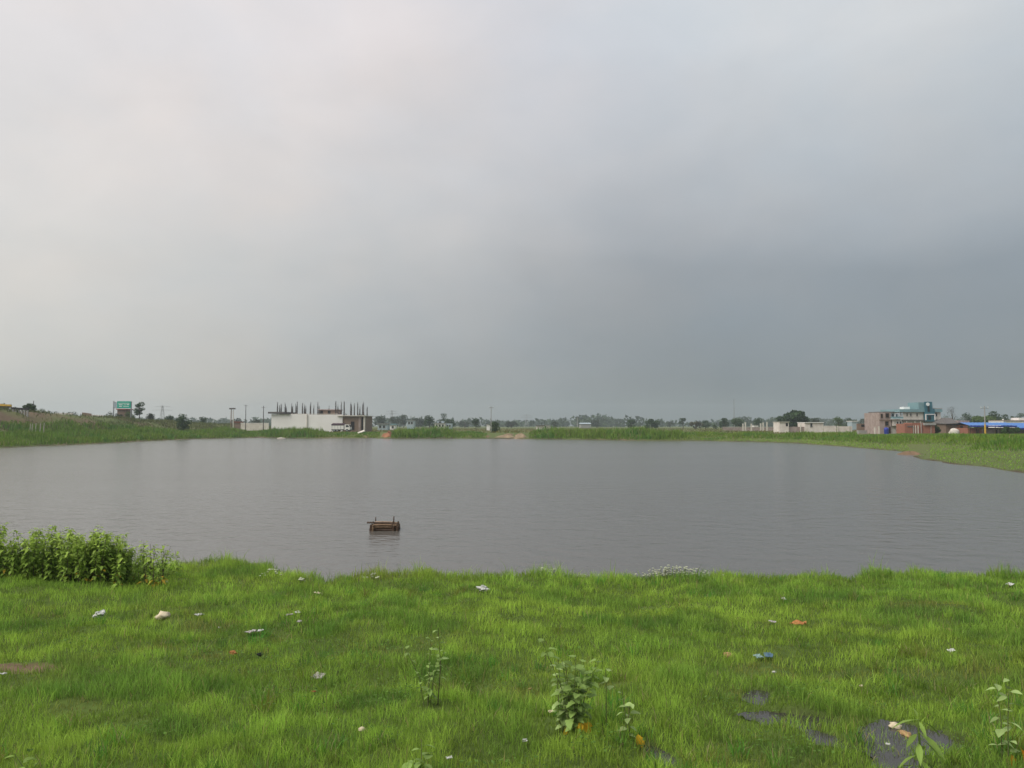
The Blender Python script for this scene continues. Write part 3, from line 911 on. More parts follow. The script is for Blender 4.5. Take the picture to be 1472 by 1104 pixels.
class Bld:
    """A building whose local x axis runs along its front; sizes come from the pixels at its depth."""

    def __init__(s, name, px0, Y, label, cat='building', group=None, z=None, rz=0):
        p = at(px0, 611, Y)
        s.Y = Y; s.k = Y / F; s.px0 = px0
        s.z = gz_at(p.x, p.y) - .15 if z is None else z
        s.root = empty(name, (p.x, p.y, s.z), rz, label, cat, group)

    def X(s, px): return (px - s.px0) * s.k

    def Z(s, py): return at(CX, py, s.Y).z - s.z

    def part(s, name, mat_, x0, x1, ztop, zbot=None, y0=0, y1=6, parent=None, label=None):
        b = MB().box(s.X(x0), s.X(x1), y0, y1, 0 if zbot is None else s.Z(zbot), s.Z(ztop)).build(name, M[mat_], parent or s.root)
        if label: b['label'] = label
        return b

    def window(s, px, py, w, h, y=0, mat_='glass', frame='offwhite', name='window'):
        """w, h in metres; frame proud of the wall, pane set in it"""
        x, z = s.X(px), s.Z(py)
        f = MB()
        t = .09
        f.box(x - w / 2 - t, x - w / 2, y - .07, y + .02, z - h / 2 - t, z + h / 2 + t)
        f.box(x + w / 2, x + w / 2 + t, y - .07, y + .02, z - h / 2 - t, z + h / 2 + t)
        f.box(x - w / 2, x + w / 2, y - .07, y + .02, z + h / 2, z + h / 2 + t)
        f.box(x - w / 2 - t - .05, x + w / 2 + t + .05, y - .12, y + .02, z - h / 2 - t - .06, z - h / 2 - t)
        fo = f.build(name, M[frame], s.root)
        p = MB().box(x - w / 2, x + w / 2, y - .03, y + .01, z - h / 2 - t, z + h / 2).build('pane', M[mat_], fo)
        return fo


# --- white unfinished building with column reinforcement on its roof
b = Bld('unfinished_building', 388, 238, 'long white unfinished building with rods standing on its roof')
b.part('wall', 'white', 390, 441, 595.5, y0=0, y1=14, label='white plastered front wall')
b.part('wall', 'white', 441.4, 492, 596, y0=.05, y1=14, label='white plastered front wall')
b.part('corner_block', 'brickdk', 492.2, 523, 598.3, y0=.35, y1=14, label='brown unplastered brick end bay')
b.part('roof_slab', 'offwhite', 485, 525, 597.2, 598.2, y0=-.4, y1=14.3)
b.part('roof_slab', 'darkconc', 386, 409, 592, 594.6, y0=-.7, y1=14.3)
b.part('roof_slab', 'darkconc', 405, 417, 594.7, 595.4, y0=-.5, y1=12)
b.part('pilaster', 'brickpale', 515, 518, 598.4, y0=.15, y1=.33)
b.part('pilaster', 'offwhite', 522.2, 524, 598.4, y0=.1, y1=1)
b.part('pilaster', 'offwhite', 440.6, 441.8, 596.1, y0=-.25, y1=-.02)
b.part('parapet', 'offwhite', 418, 485, 594.8, 595.4, y0=.1, y1=.5)
r_ = b.part('roof_room', 'brickdk', 453, 481, 589.3, 595.7, y0=4, y1=10, label='small brown brick room on the roof')
b.part('room_slab', 'brickpale', 452, 482, 588, 589.2, y0=3.6, y1=10.4, parent=r_)
for px in (457.5, 468.5):
    b.part('opening', 'dark', px - 2, px + 2, 590, 595.2, y0=3.94, y1=4.02, parent=r_)
b.part('door', 'dark', 504, 509, 606, 618, y0=.28, y1=.38)
b.part('opening', 'dark', 519.2, 521.6, 600, 618, y0=.28, y1=.37)
rods = [(393, 577.5, 3), (402, 580, 1), (406, 578, 2), (409.5, 584, 1), (415, 583, 3), (421.5, 580, 2), (425, 577, 1), (434, 581, 2), (441, 579, 3), (444.5, 578, 1), (450.5, 577, 4), (454, 583, 3), (461, 582, 8),
        (479.5, 576, 2), (487.5, 577, 2), (493, 576.5, 1), (500, 577, 3), (506.5, 579, 2), (509, 577, 4), (514.5, 583.5, 2), (520.5, 577, 1.5), (524, 584, 3), (398, 582, 2), (412, 579, 4), (418, 585, 1), (429.5, 579, 3), (437.5, 583, 1), (447.5, 582, 2), (484, 581, 1), (490.5, 582, 3), (503.5, 581, 1), (517.5, 579, 3)]
for i, (px, yt, dep) in enumerate(rods):
    m = MB()
    x = b.X(px); zb = b.Z(597); zt = b.Z(yt); d = dep * 1.3
    stub = (zt - zb) * random.uniform(.12, .35)
    for sx in (-1, 0, 1):
        for sy in (-1, 1):
            m.tube([(x + sx * .13, d + sy * .11, zb), (x + sx * .12 + random.uniform(-.02, .02), d + sy * .1, zb + (zt - zb) * .6), (x + sx * .05 + random.uniform(-.10, .10), d + sy * .05, zt - random.uniform(0, .9) * (sx != 0))], .038, 4)
    for q in range(7):
        z = zb + (zt - zb) * .6 * q / 6
        m.box(x - .16, x + .16, d - .14, d + .14, z, z + .03)
    m.box(x - .17, x + .17, d - .15, d + .15, zb - .3, zb + stub)
    m.build('column_reinforcement', M['steel'], b.root)

# --- truck parked in front of it
p = at(478, 611, 232)
tz = gz_at(p.x + 2, p.y)
k = 232 / F
trk = empty('parked_truck', (p.x, p.y, tz), R(-4), 'white truck with dark tarpaulin parked before the unfinished building', 'truck')
zof = lambda py: at(CX, py, 232).z - tz
zb_ = max(.75, zof(617.5))
bodyz = zb_ + .05
tp = lambda d: d
MB().box(0, 3.9, -1.1, 1.1, bodyz - .25, bodyz).box(3.6, 5.2, -.5, .5, bodyz - .3, bodyz - .05).build('chassis', M['black'], trk)
bed = MB().box(.05, 3.85, -1.15, 1.15, bodyz, bodyz + 1.15).build('cargo_bed', M['truckw'], trk)
for i in range(5):
    MB().box(.15 + i * .88, .23 + i * .88, -1.19, -1.152, bodyz + .03, bodyz + 1.12).build('bed_rib', M['galv'], bed)
cvm = MB().box(-.02, 3.92, -1.18, 1.18, bodyz + 1.15, bodyz + 1.5).poly([(-.02, -1.18, bodyz + 1.5), (3.92, -1.18, bodyz + 1.5), (3.92, 1.18, bodyz + 1.5), (-.02, 1.18, bodyz + 1.5), (.1, 0, bodyz + 1.85), (3.8, 0, bodyz + 1.85)], [(0, 1, 5, 4), (2, 3, 4, 5), (1, 2, 5), (3, 0, 4)])
cvm.build('cargo_cover', M['tarp'], trk)
cab = MB().poly([(4.0, -1.1, bodyz - .2), (5.55, -1.1, bodyz - .2), (5.55, -1.1, bodyz + .65), (5.2, -1.1, bodyz + 1.45), (4.0, -1.1, bodyz + 1.45),
                 (4.0, 1.1, bodyz - .2), (5.55, 1.1, bodyz - .2), (5.55, 1.1, bodyz + .65), (5.2, 1.1, bodyz + 1.45), (4.0, 1.1, bodyz + 1.45)],
                [(0, 1, 2, 3, 4), (9, 8, 7, 6, 5), (0, 5, 6, 1), (1, 6, 7, 2), (2, 7, 8, 3), (3, 8, 9, 4), (4, 9, 5, 0)]).build('cab', M['truckw'], trk)
MB().poly([(4.35, -1.12, bodyz + .65), (5.35, -1.12, bodyz + .65), (5.08, -1.12, bodyz + 1.25), (4.35, -1.12, bodyz + 1.25)], [(0, 1, 2, 3)]).build('side_window', M['glass'], cab)
MB().poly([(5.56, -.95, bodyz + .7), (5.56, .95, bodyz + .7), (5.25, .95, bodyz + 1.38), (5.25, -.95, bodyz + 1.38)], [(0, 1, 2, 3)]).build('windscreen', M['glass'], cab)
MB().box(5.5, 5.68, -1.1, 1.1, bodyz - .35, bodyz - .05).build('bumper', M['black'], cab)
for wx in (.8, 1.75, 4.75):
    for sy in (-1, 1):
        w = MB().tube([(wx, sy * 1.12, .45), (wx, sy * .82, .45)], .45, 14).build('wheel', M['rubber'], trk)
        MB().tube([(wx, sy * 1.135, .45), (wx, sy * 1.05, .45)], .22, 10).build('rim', M['galv'], w)

# --- small houses in the middle distance
b = Bld('house', 543, 330, 'pale blue white house right of the unfinished building', 'house')
b.part('wall', 'bluepale', 543, 557, 610, y1=6)
b.part('roof', 'concrete', 542, 558, 609, 609.9, y0=-.5, y1=6.5)
for px in (546.5, 552): b.window(px, 613.3, .9, 1.0)
b = Bld('house', 560, 345, 'small white house with a teal top beside the red earth mound', 'house')
b.part('wall', 'white', 560.5, 568, 611, y1=5)
b.part('roof', 'teal', 559.5, 569, 609, 610.9, y0=-.5, y1=5.5)
b.window(564.5, 614, .8, .9)
b = Bld('house', 586, 420, 'far pale grey house above the green reeds', 'house')
b.part('wall', 'bluepale', 585, 595, 605, y1=7)
b.part('roof', 'concrete', 584.5, 595.5, 604.2, 604.9, y0=-.4, y1=7.4)
b.window(588, 608, 1, 1.2); b.window(592, 608, 1, 1.2)
b = Bld('house', 624, 330, 'white two level house with small dark windows above the reeds', 'house')
b.part('wall', 'white', 625, 640, 608.8, y1=7)
b.part('wall', 'bluepale', 640.2, 649, 608.9, y0=.3, y1=7)
b.part('upper_floor', 'bluepale', 628, 637, 605.2, 608.6, y0=1.5, y1=6)
b.part('roof', 'concrete', 624.5, 640.5, 608.0, 608.7, y0=-.4, y1=7.3)
for px in (627.5, 632, 636.5): b.window(px, 611.8, .7, .8, frame='concrete')
for px in (643, 646.5): b.window(px, 611.8, .6, .7, y=.3, frame='concrete')
b.window(632, 606.8, .9, .6, y=1.5, frame='concrete')
b = Bld('hut', 700, 300, 'tiny white hut left of the bush by the thin pole', 'hut')
b.part('wall', 'white', 699.5, 704, 610.5, y1=3)
b.part('roof', 'concrete', 699, 704.5, 609.8, 610.4, y0=-.3, y1=3.3)
b = Bld('shed', 771, 320, 'pinkish white shed with a dark doorway beyond the reeds', 'shed')
b.part('wall', 'peel', 771, 783, 612, y1=4)
b.part('roof', 'darkconc', 770, 784, 611, 611.9, y0=-.5, y1=4.4)
b.part('door', 'dark', 783.2, 785, 612.4, y0=.6, y1=1.4)
b = Bld('shed', 785, 322, 'small cream shed right of the dark doorway', 'shed')
b.part('wall', 'offwhite', 785.5, 791, 611.8, y1=3.5)
b.part('roof', 'concrete', 785, 791.5, 611.1, 611.7, y0=-.3, y1=3.8)
b = Bld('warehouse', 832, 560, 'far long warehouse with a pale blue roof', 'warehouse')
b.part('wall', 'concrete', 835, 849, 609.5, y1=14)
m = MB(); x0, x1 = b.X(834), b.X(850); z0, z1 = b.Z(609.4), b.Z(607.6)
m.poly([(x0, -.6, z0), (x1, -.6, z0), (x1, 14.6, z0), (x0, 14.6, z0), (x0, 7, z1), (x1, 7, z1)], [(0, 1, 5, 4), (2, 3, 4, 5), (1, 2, 5), (3, 0, 4), (3, 2, 1, 0)]).build('roof', M['bluepale'], b.root)
b = Bld('hut', 1084, 300, 'small white box hut among the fence posts', 'hut')
b.part('wall', 'white', 1083.5, 1090, 611.6, y1=2)
b.part('roof', 'concrete', 1083, 1090.5, 611, 611.5, y0=-.2, y1=2.2)
b.part('door', 'dark', 1085, 1086.3, 613.5, y0=-.04, y1=.02)

for i, (px, yt, lab) in enumerate([(1068, 609.5, 'leftmost pale post left of the white box hut'), (1071.5, 607.5, 'tall cream post left of the white box hut'), (1080, 609.5, 'short post close left of the white box hut'),
                                   (1093.5, 609, 'first post right of the white box hut'), (1097, 608, 'second post right of the white box hut'), (1102.5, 607, 'tall cream post nearest the low white building'),
                                   (1263.5, 613.5, 'pale fence post by the grey ruined wall, left one'), (1257.5, 614.5, 'thin pale fence post left of the brick house')]):
    Y = 285 if px < 1200 else 186
    q = at(px, 611, Y); z = gz_at(q.x, q.y)
    w = .22 if px < 1200 else .14
    m = MB().box(-w, w, -.12, .12, -.3, at(px, yt, Y).z - z).box(-w * 1.25, w * 1.25, -.15, .15, at(px, yt, Y).z - z, at(px, yt, Y).z - z + .12)
    o = m.build('fence_post', M['offwhite']); o.location = (q.x, q.y, z)
    tag(o, lab, 'post', 'concrete fence posts')

b = Bld('boundary_wall', 1035, 290, 'long low tan wall running behind the fence posts', 'wall')
b.part('wall', 'brickpale', 1040, 1119, 614.2, y0=1, y1=1.3)
b.part('coping', 'offwhite', 1040, 1119, 613.6, 614.15, y0=.9, y1=1.4)

b = Bld('low_building', 1120, 214, 'low weathered white building in front of the big spreading tree')
b.part('wall', 'peel', 1120.5, 1134, 607, y1=5, label='left white block')
b.part('roof', 'offwhite', 1120, 1134.6, 606.3, 606.9, y0=-.3, y1=5.3)
b.part('door', 'dark', 1129.6, 1132.6, 608.2, 612.8, y0=-.04, y1=.03)
b.part('low_wall', 'brickpale', 1134.1, 1157, 613.4, y0=.5, y1=.8)
b.part('gate_pillar', 'offwhite', 1151, 1152.2, 610.6, y0=.3, y1=.46)
b.part('wall', 'peel', 1157.2, 1184, 607.9, y0=.2, y1=5.5, label='right white block')
b.part('roof', 'white', 1156.8, 1184.5, 607.0, 607.8, y0=-.1, y1=5.8)
b.window(1166.5, 611, .45, .8, y=.2, frame='concrete')
b = Bld('boundary_wall', 1184, 205, 'long low white wall right of the low weathered building', 'wall')
b.part('wall', 'peel', 1184.6, 1202, 612.4, y0=0, y1=.25)
b.part('wall', 'peel', 1202.3, 1223.5, 612.8, y0=-.6, y1=-.3)
b.part('pillar', 'offwhite', 1201.5, 1203, 612, y0=-.75, y1=-.62)
b.part('pillar', 'offwhite', 1218.5, 1219.8, 612.2, y0=-.75, y1=-.62)
b.part('coping', 'white', 1184.6, 1201.3, 612.0, 612.35, y0=-.06, y1=.31)
b = Bld('house', 1224, 300, 'tiny white roofed hut between the trees and the ruined wall', 'hut')
b.part('wall', 'bluepale', 1224.5, 1232.5, 606, y1=4)
b.part('roof', 'white', 1224, 1233, 605.2, 605.9, y0=-.4, y1=4.4)

b = Bld('ruined_wall', 1232, 196, 'grey brown ruined wall left of the two storey brick house', 'wall')
b.part('wall', 'brickdk', 1232, 1246, 609, y1=.4)
b.part('wall', 'concrete', 1246.2, 1263, 608.4, y0=.3, y1=.7)
b.part('opening', 'dark', 1238, 1244, 610.2, 613.5, y0=-.05, y1=.03)
b.part('opening', 'dark', 1257, 1260, 611, 616, y0=.24, y1=.33)
b.part('rubble_step', 'concrete', 1231, 1248, 618.5, y0=-1.2, y1=-.1)

b = Bld('brick_house', 1264, 188, 'two storey pale brick house with dark window holes', 'house')
b.part('wall', 'brickpale', 1264.3, 1281, 593.2, y1=8)
b.part('wall', 'peel', 1281.1, 1295.8, 594.2, y0=.6, y1=7.5, label='pale recessed side wing')
for px in (1285.5, 1291.5): b.window(px, 597.2, .5, .7, y=.6, frame='bluepale')
b.part('roof_slab', 'darkconc', 1271, 1287, 591.6, 593.1, y0=.2, y1=8.2)
b.part('floor_band', 'brickdk', 1264, 1280, 603.2, 604.6, y0=-.12, y1=-.005)
b.window(1275.7, 597.0, .80, .95, mat_='dark', frame='brickdk')
b.window(1274.8, 608.5, .78, .9, mat_='dark', frame='brickdk')
b.window(1267.8, 597.6, .42, .85, mat_='dark', frame='brickdk')
b.part('door', 'dark', 1277.5, 1280, 613.5, y0=-.05, y1=.02)
bal = b.part('balcony', 'teal', 1280.5, 1295.6, 599, 602.0, y0=-1.1, y1=.59, label='teal balcony front')
b.part('balcony_edge', 'white', 1280, 1295.6, 602.05, 602.7, y0=-1.2, y1=.59, parent=bal)
for px in (1288.5, 1291, 1294.3):
    b.part('baluster', 'bluepale', px - .5, px + .5, 593.6, 598.95, y0=-1.0, y1=-.85, parent=bal)
b.part('lower_wall', 'peel', 1283, 1295.6, 603.2, 612, y0=-.35, y1=.58)
for px in (1289, 1293.5):
    b.window(px, 608, .35, .7, y=-.35, frame='white')
b.part('skirt_wall', 'teal', 1283.5, 1297, 613, 624, y0=-2.6, y1=-2.3)

b = Bld('villa', 1296, 190, 'two storey cream villa with teal parapet and stair tower', 'house')
b.part('wall', 'offwhite', 1297.3, 1327.6, 592.4, y1=9)
b.part('wall', 'offwhite', 1342, 1352.5, 592.4, y1=9)
b.part('ground_floor', 'peel', 1296.5, 1352.2, 604.8, y0=.3, y1=8.7)
b.part('parapet', 'teal', 1292, 1353.6, 588.2, 592.35, y0=-.5, y1=9.3, label='teal roof parapet')
b.part('floor_band', 'darkconc', 1296, 1353, 603.2, 604.7, y0=-.6, y1=8.8)
tw = b.part('stair_tower', 'teal', 1320.5, 1338.6, 578.3, 588.1, y0=-.2, y1=5, label='teal stair tower above the roof')
tf = b.part('tower_front', 'tealdk', 1328, 1341.6, 588.0, 606, y0=-.75, y1=-.02, label='deep teal glazed front bay')
b.part('tower_cap', 'tealdk', 1328.5, 1338.9, 577.6, 588.2, y0=-.5, y1=-.21, parent=tw)
b.part('tower_slot', 'glass', 1331.6, 1334.2, 583.6, 592, y0=-.86, y1=-.76, parent=tf)
m = MB().tube([(b.X(1332.8), -.60, b.Z(581.2)), (b.X(1332.8), -.49, b.Z(581.2))], .42, 18).build('round_window', M['sign_white'], tw)
b.part('bay_frame', 'white', 1328, 1342, 595.2, 596.2, y0=-.95, y1=-.76, parent=tf)
b.part('bay_frame', 'white', 1328, 1329.1, 596.3, 604, y0=-.95, y1=-.76, parent=tf)
b.part('bay_frame', 'white', 1340.9, 1342, 596.3, 604, y0=-.95, y1=-.76, parent=tf)
b.part('bay_window', 'glass', 1332, 1336, 598, 603.5, y0=-.82, y1=-.76, parent=tf)
b.part('side_block', 'bluepale', 1339, 1342.6, 577.8, 588.1, y0=.3, y1=3)
b.part('parapet_end', 'concrete', 1345, 1353.8, 586.8, 588.1, y0=-.4, y1=8)
for px in (1304.2, 1309.6, 1318.5): b.window(px, 596, .34, .62)
b.window(1346, 596, .55, .65)
b.part('roof_sheet', 'sign_white', 1304.5, 1313, 584.6, 588.1, y0=1.5, y1=3.6, label='white roof tank box')
for px in (1302, 1314, 1322): b.part('pillar', 'offwhite', px - .5, px + .5, 604.9, y0=-.5, y1=-.3)
b.window(1308, 608.5, .5, .7, y=.3)
b.part('planter', 'offwhite', 1343.5, 1349, 605.4, 607.5, y0=-.9, y1=-.62)

b = Bld('brick_shed', 1300, 180, 'red brick shed with pale pillars before the cream villa', 'shed')
b.part('wall', 'brick', 1300.5, 1312, 609.2, y0=0, y1=4)
b.part('wall', 'brick', 1312.1, 1328, 607.8, y0=.4, y1=4.2)
b.part('wall', 'brick', 1328.1, 1344, 611.2, y0=.1, y1=4)
b.part('roof', 'concrete', 1328, 1344.5, 608.0, 611.1, y0=-.3, y1=4.3)
b.part('lintel', 'darkconc', 1304, 1312, 612.2, 613.8, y0=-.1, y1=-.01)
for px in (1313.6, 1316.8, 1320.4): b.part('pillar', 'offwhite', px - .45, px + .45, 611.5, y0=.15, y1=.38)
for px in (1325,): b.part('pillar', 'brickpale', px - .6, px + .6, 608.2, y0=.15, y1=.38)
b.part('pillar', 'brickpale', 1337.5, 1338.5, 612, y0=-.12, y1=.08)

b = Bld('blue_tank', 1271, 178, 'upright blue plastic drum tank at the brick house corner', 'tank')
x, r0 = b.X(1274), .5
zt = b.Z(614.8)
MB().tube([(x, 0, 0), (x, 0, zt * .05), (x, 0, zt * .3), (x, 0, zt * .33), (x, 0, zt * .62), (x, 0, zt * .65), (x, 0, zt * .92), (x, 0, zt)], [r0 * .95, r0, r0, r0 * 1.05, r0 * 1.0, r0 * 1.05, r0, r0 * .7], 16).build('tank_body', M['blue'], b.root, True)
MB().tube([(x, 0, zt), (x, 0, zt + .1)], .2, 12).build('lid', M['blue'], b.root)

b = Bld('brown_shed', 1350, 184, 'brown brick shed with a patched sloping roof', 'shed')
b.part('wall', 'brickdk', 1359.5, 1376, 609.2, y1=5)
b.part('wall', 'brick', 1376.1, 1391.5, 608.2, y0=.2, y1=5)
b.part('pillar', 'soil', 1376.4, 1378.4, 608.8, y0=-.02, y1=.18)
b.part('lintel', 'yellow', 1376, 1391, 608.3, 609.4, y0=-.12, y1=-.03)
m = MB(); x0, x1 = b.X(1357), b.X(1377)
m.poly([(x0, -.8, b.Z(609.1)), (x1, -.8, b.Z(608.6)), (x1, 3, b.Z(600.6)), (x0 + 1.4, 3, b.Z(600.2)), (x1, 5.5, b.Z(608)), (x0, 5.5, b.Z(608))], [(0, 1, 2, 3), (2, 4, 5, 3), (0, 3, 5), (1, 4, 2)]).build('roof', M['darkconc'], b.root)
b.part('roof', 'brickpale', 1376.5, 1393, 604.5, 608.1, y0=-.2, y1=5.2)
b.part('opening', 'dark', 1381, 1384.5, 612, y0=.12, y1=.22)

# white sheet-covered heap
p = at(1371, 611, 176); z = gz_at(p.x, p.y)
m = MB()
nu, nv = 14, 8
for j in range(nv + 1):
    for i in range(nu):
        th = 2 * math.pi * i / nu; t = j / nv
        w = (1 - t ** 3) ** .6 if t < 1 else 0.02
        lump = 1 + .16 * math.sin(3 * th + 4 * t) + .08 * math.sin(7 * th)
        m.v.append((1.15 * w * lump * math.cos(th), .7 * w * lump * math.sin(th), 1.25 * t * (1 + .10 * math.cos(2 * th))))
for j in range(nv):
    for i in range(nu):
        m.f.append((j * nu + i, j * nu + (i + 1) % nu, (j + 1) * nu + (i + 1) % nu, (j + 1) * nu + i))
m.f.append(tuple(nv * nu + i for i in range(nu)))
o = m.build('covered_heap', M['offwhite'], None, True); o.location = (p.x, p.y, z - .05)
tag(o, 'lumpy white sheet covered heap before the brown shed', 'heap')

b = Bld('blue_roof_shed', 1392, 176, 'long low brick shed under a bright blue sheet roof', 'shed')
b.part('wall', 'brick', 1394, 1414, 615.2, y0=.8, y1=6)
b.part('wall', 'brickpale', 1414.1, 1440, 616.4, y0=1.0, y1=6)
b.part('wall', 'brickdk', 1440.1, 1480, 615, y0=1.4, y1=6)
b.part('opening', 'dark', 1406, 1410, 617, y0=.7, y1=.82)
b.part('opening', 'dark', 1434, 1437, 617.5, y0=.9, y1=1.02)
for (xa, xb, ya, yb, nm) in ((1391.5, 1459.5, 611.6, 607.4, 'roof'), (1459.8, 1500, 615.2, 608, 'roof')):
    x0, x1 = b.X(xa), b.X(xb)
    m = MB()
    ns = int((x1 - x0) / .4)
    pts = []; fs = []
    for i in range(ns + 1):
        x = x0 + (x1 - x0) * i / ns; dz = .05 * (i % 2)
        pts += [(x, -.6, b.Z(ya) + dz), (x, 3.2, b.Z(yb) + dz), (x, 6.8, b.Z(ya) + .1 + dz)]
    for i in range(ns):
        q = i * 3
        fs += [(q, q + 3, q + 4, q + 1), (q + 1, q + 4, q + 5, q + 2)]
    m.poly(pts, fs).build(nm, M['blueroof'], b.root)
b.part('fascia', 'blue', 1391.5, 1459.5, 611.8, 613.6, y0=-.66, y1=-.61)
b.part('fascia', 'blue', 1459.8, 1500, 615.4, 617.2, y0=-.66, y1=-.61)
for px in (1393, 1404, 1429, 1445, 1458): b.part('post', 'bamboodk', px - .4, px + .4, 612.6, y0=-.45, y1=-.33)

b = Bld('parapet_building', 1440, 250, 'white roof parapet building behind the blue sheet roof')
b.part('wall', 'white', 1442.5, 1500, 605.2, y1=8)
b.part('roof_band', 'brickpale', 1442, 1500, 604.0, 605.1, y0=-.3, y1=8.3)
b.part('pillar', 'white', 1442.3, 1443.6, 602.2, 603.95, y0=.1, y1=.5)
b.part('pillar', 'white', 1454.5, 1456.3, 602, 603.95, y0=.1, y1=.5)
b.part('roof_room', 'white', 1465.5, 1490, 600.5, 603.95, y0=.2, y1=4)


# ------------------------------------------------------------------ poles, masts, towers
def pole(px, ytop, Y, r, label, name='utility_pole', arm=None, base=None, mat_='concrete'):
    q = at(px, 611, Y); z = gz_at(q.x, q.y)
    h = at(px, ytop, Y).z - z
    e = empty(name, (q.x, q.y, z), 0, label, 'pole')
    MB().tube([(0, 0, -.3), (0, 0, h * .5), (0, 0, h)], [r * 1.25, r, r * .75], 8).build('shaft', M[mat_], e)
    if arm:
        for zz, ww in arm:
            MB().box(-ww, ww, -.06, .06, h - zz - .07, h - zz + .07).build('crossarm', M['galv'], e)
            for s in (-1, 0, 1):
                MB().tube([(s * ww * .85, 0, h - zz + .07), (s * ww * .85, 0, h - zz + .32)], [.06, .09], 6).build('insulator', M['sign_white'], e)
    if base:
        MB().tube([(0, 0, 0), (0, 0, base)], r * 1.32, 8).build('painted_base', M['yellow'], e)
    return e, h


pole(1416, 583.5, 172, .13, 'utility pole with yellow base before the blue roofed shed', arm=[(.5, .9)], base=2.2)
pole(706, 584, 222, .11, 'thin tall pole over the green bush on the far bank', arm=[(.4, .7)])
pole(353, 582, 260, .12, 'thin dark pole between lamp mast and unfinished building', arm=[(.3, .6)], mat_='steel')
pole(378.5, 583.5, 250, .13, 'dark pole at the left end of the unfinished building', mat_='steel', arm=[(.5, .6)])
pole(47.3, 576, 175, .09, 'thin bare pole by the tree at the barrier end', mat_='steel')
pole(830, 600, 500, .25, 'far slim chimney pole beyond the reeds')
e, h = pole(332, 588, 245, .16, 'twin pole lamp mast standing on the left bank', name='lamp_mast', mat_='brickdk')
MB().tube([(.75, 0, -.3), (.62, 0, h * .96)], [.16, .12], 8).build('shaft', M['offwhite'], e)
MB().box(-.55, 1.25, -.35, .35, h - .1, h + .35).build('lamp_head', M['darkconc'], e)


def lattice(px, ytop, Y, w, label, arms):
    q = at(px, 611, Y); z = gz_at(q.x, q.y)
    h = at(px, ytop, Y).z - z
    e = empty('lattice_tower', (q.x, q.y, z), 0, label, 'tower')
    t = .035 * Y / 250
    cs = [(-1, -1), (1, -1), (1, 1), (-1, 1)]
    wz = lambda f: w * (1 - .85 * f)
    for sx, sy in cs:
        MB().tube([(sx * w, sy * w, 0), (sx * wz(1), sy * wz(1), h)], t, 4).build('leg', M['galv'], e)
    br = MB()
    for i in range(7):
        f0, f1 = i / 7, (i + 1) / 7
        for (a, b_) in zip(cs, cs[1:] + cs[:1]):
            br.tube([(a[0] * wz(f0), a[1] * wz(f0), h * f0), (b_[0] * wz(f1), b_[1] * wz(f1), h * f1)], t * .6, 4)
            br.tube([(b_[0] * wz(f0), b_[1] * wz(f0), h * f0), (a[0] * wz(f1), a[1] * wz(f1), h * f1)], t * .6, 4)
    br.build('bracing', M['galv'], e)
    for f, l in arms:
        MB().tube([(-l, 0, h * f), (0, 0, h * f + .5), (l, 0, h * f)], t * .8, 4).tube([(-l, 0, h * f), (l, 0, h * f)], t * .8, 4).build('arm', M['galv'], e)


lattice(233, 583, 420, 1.6, 'faint lattice power tower right of the tall ragged tree', [(.95, 4.5), (.8, 5.5)])
pole(1055.5, 574, 420, .2, 'faint tall slim mast beyond the field trees', name='mast', mat_='galv')
lattice(563, 590, 600, 1.8, 'very faint lattice tower above the pale houses', [(.95, 4.5), (.8, 5.5)])
lattice(757, 596, 640, 1.8, 'very faint lattice tower right of the sandy bank', [(.95, 4), (.8, 5)])

# ------------------------------------------------------------------ road furniture on the left embankment
road = MB()
ys = np.linspace(40, 420, 60)
zc = height(np.full(60, -116.0), ys)
rp = []; rf = []
for y, z in zip(ys, zc):
    rp += [(-120.5, y, z + .10), (-111.5, y, z + .10)]
for i in range(59):
    rf.append((2 * i, 2 * i + 1, 2 * i + 3, 2 * i + 2))
tag(road.poly(rp, rf).build('road', M['asphalt']), 'asphalt road on top of the left embankment', None, None, 'structure')


def barrier(px0, y0t, y0b, px1, y1t, y1b, Y, beam_mat, label, name, nposts, band=None):
    a, b_ = at(px0, y0b, Y), at(px1, y1b, Y)
    at0, at1 = at(px0, y0t, Y), at(px1, y1t, Y)
    e = empty(name, (a.x, a.y, a.z), 0, label, 'barrier')
    L0 = lambda v: (v.x - a.x, v.y - a.y, v.z - a.z)
    p0, p1, q0, q1 = L0(a), L0(b_), L0(at0), L0(at1)
    d = .35
    pts = [p0, p1, q1, q0] + [(v[0], v[1] + d, v[2]) for v in (p0, p1, q1, q0)]
    MB().poly(pts, [(0, 1, 2, 3), (7, 6, 5, 4), (0, 4, 5, 1), (1, 5, 6, 2), (2, 6, 7, 3), (3, 7, 4, 0)]).build('beam', M[beam_mat], e)
    for i in range(nposts):
        t = (i + .5) / nposts
        x = p0[0] + (p1[0] - p0[0]) * t; z = p0[2] + (p1[2] - p0[2]) * t
        gz_ = gz_at(a.x + x, a.y + .2) - a.z
        MB().box(x - .14, x + .14, .05, .3, min(gz_, z) - .3, z - .003).build('post', M['concrete'], e)
    if band:
        h = .28
        pts = [(p0[0], -.04, p0[2]), (p1[0], -.04, p1[2]), (p1[0], -.04, p1[2] + h), (p0[0], -.04, p0[2] + h)] + [(p0[0], -.004, p0[2]), (p1[0], -.004, p1[2]), (p1[0], -.004, p1[2] + h), (p0[0], -.004, p0[2] + h)]
        MB().poly(pts, [(0, 1, 2, 3), (7, 6, 5, 4), (0, 4, 5, 1), (1, 5, 6, 2), (2, 6, 7, 3), (3, 7, 4, 0)]).build('painted_band', M[band], e)
    return e


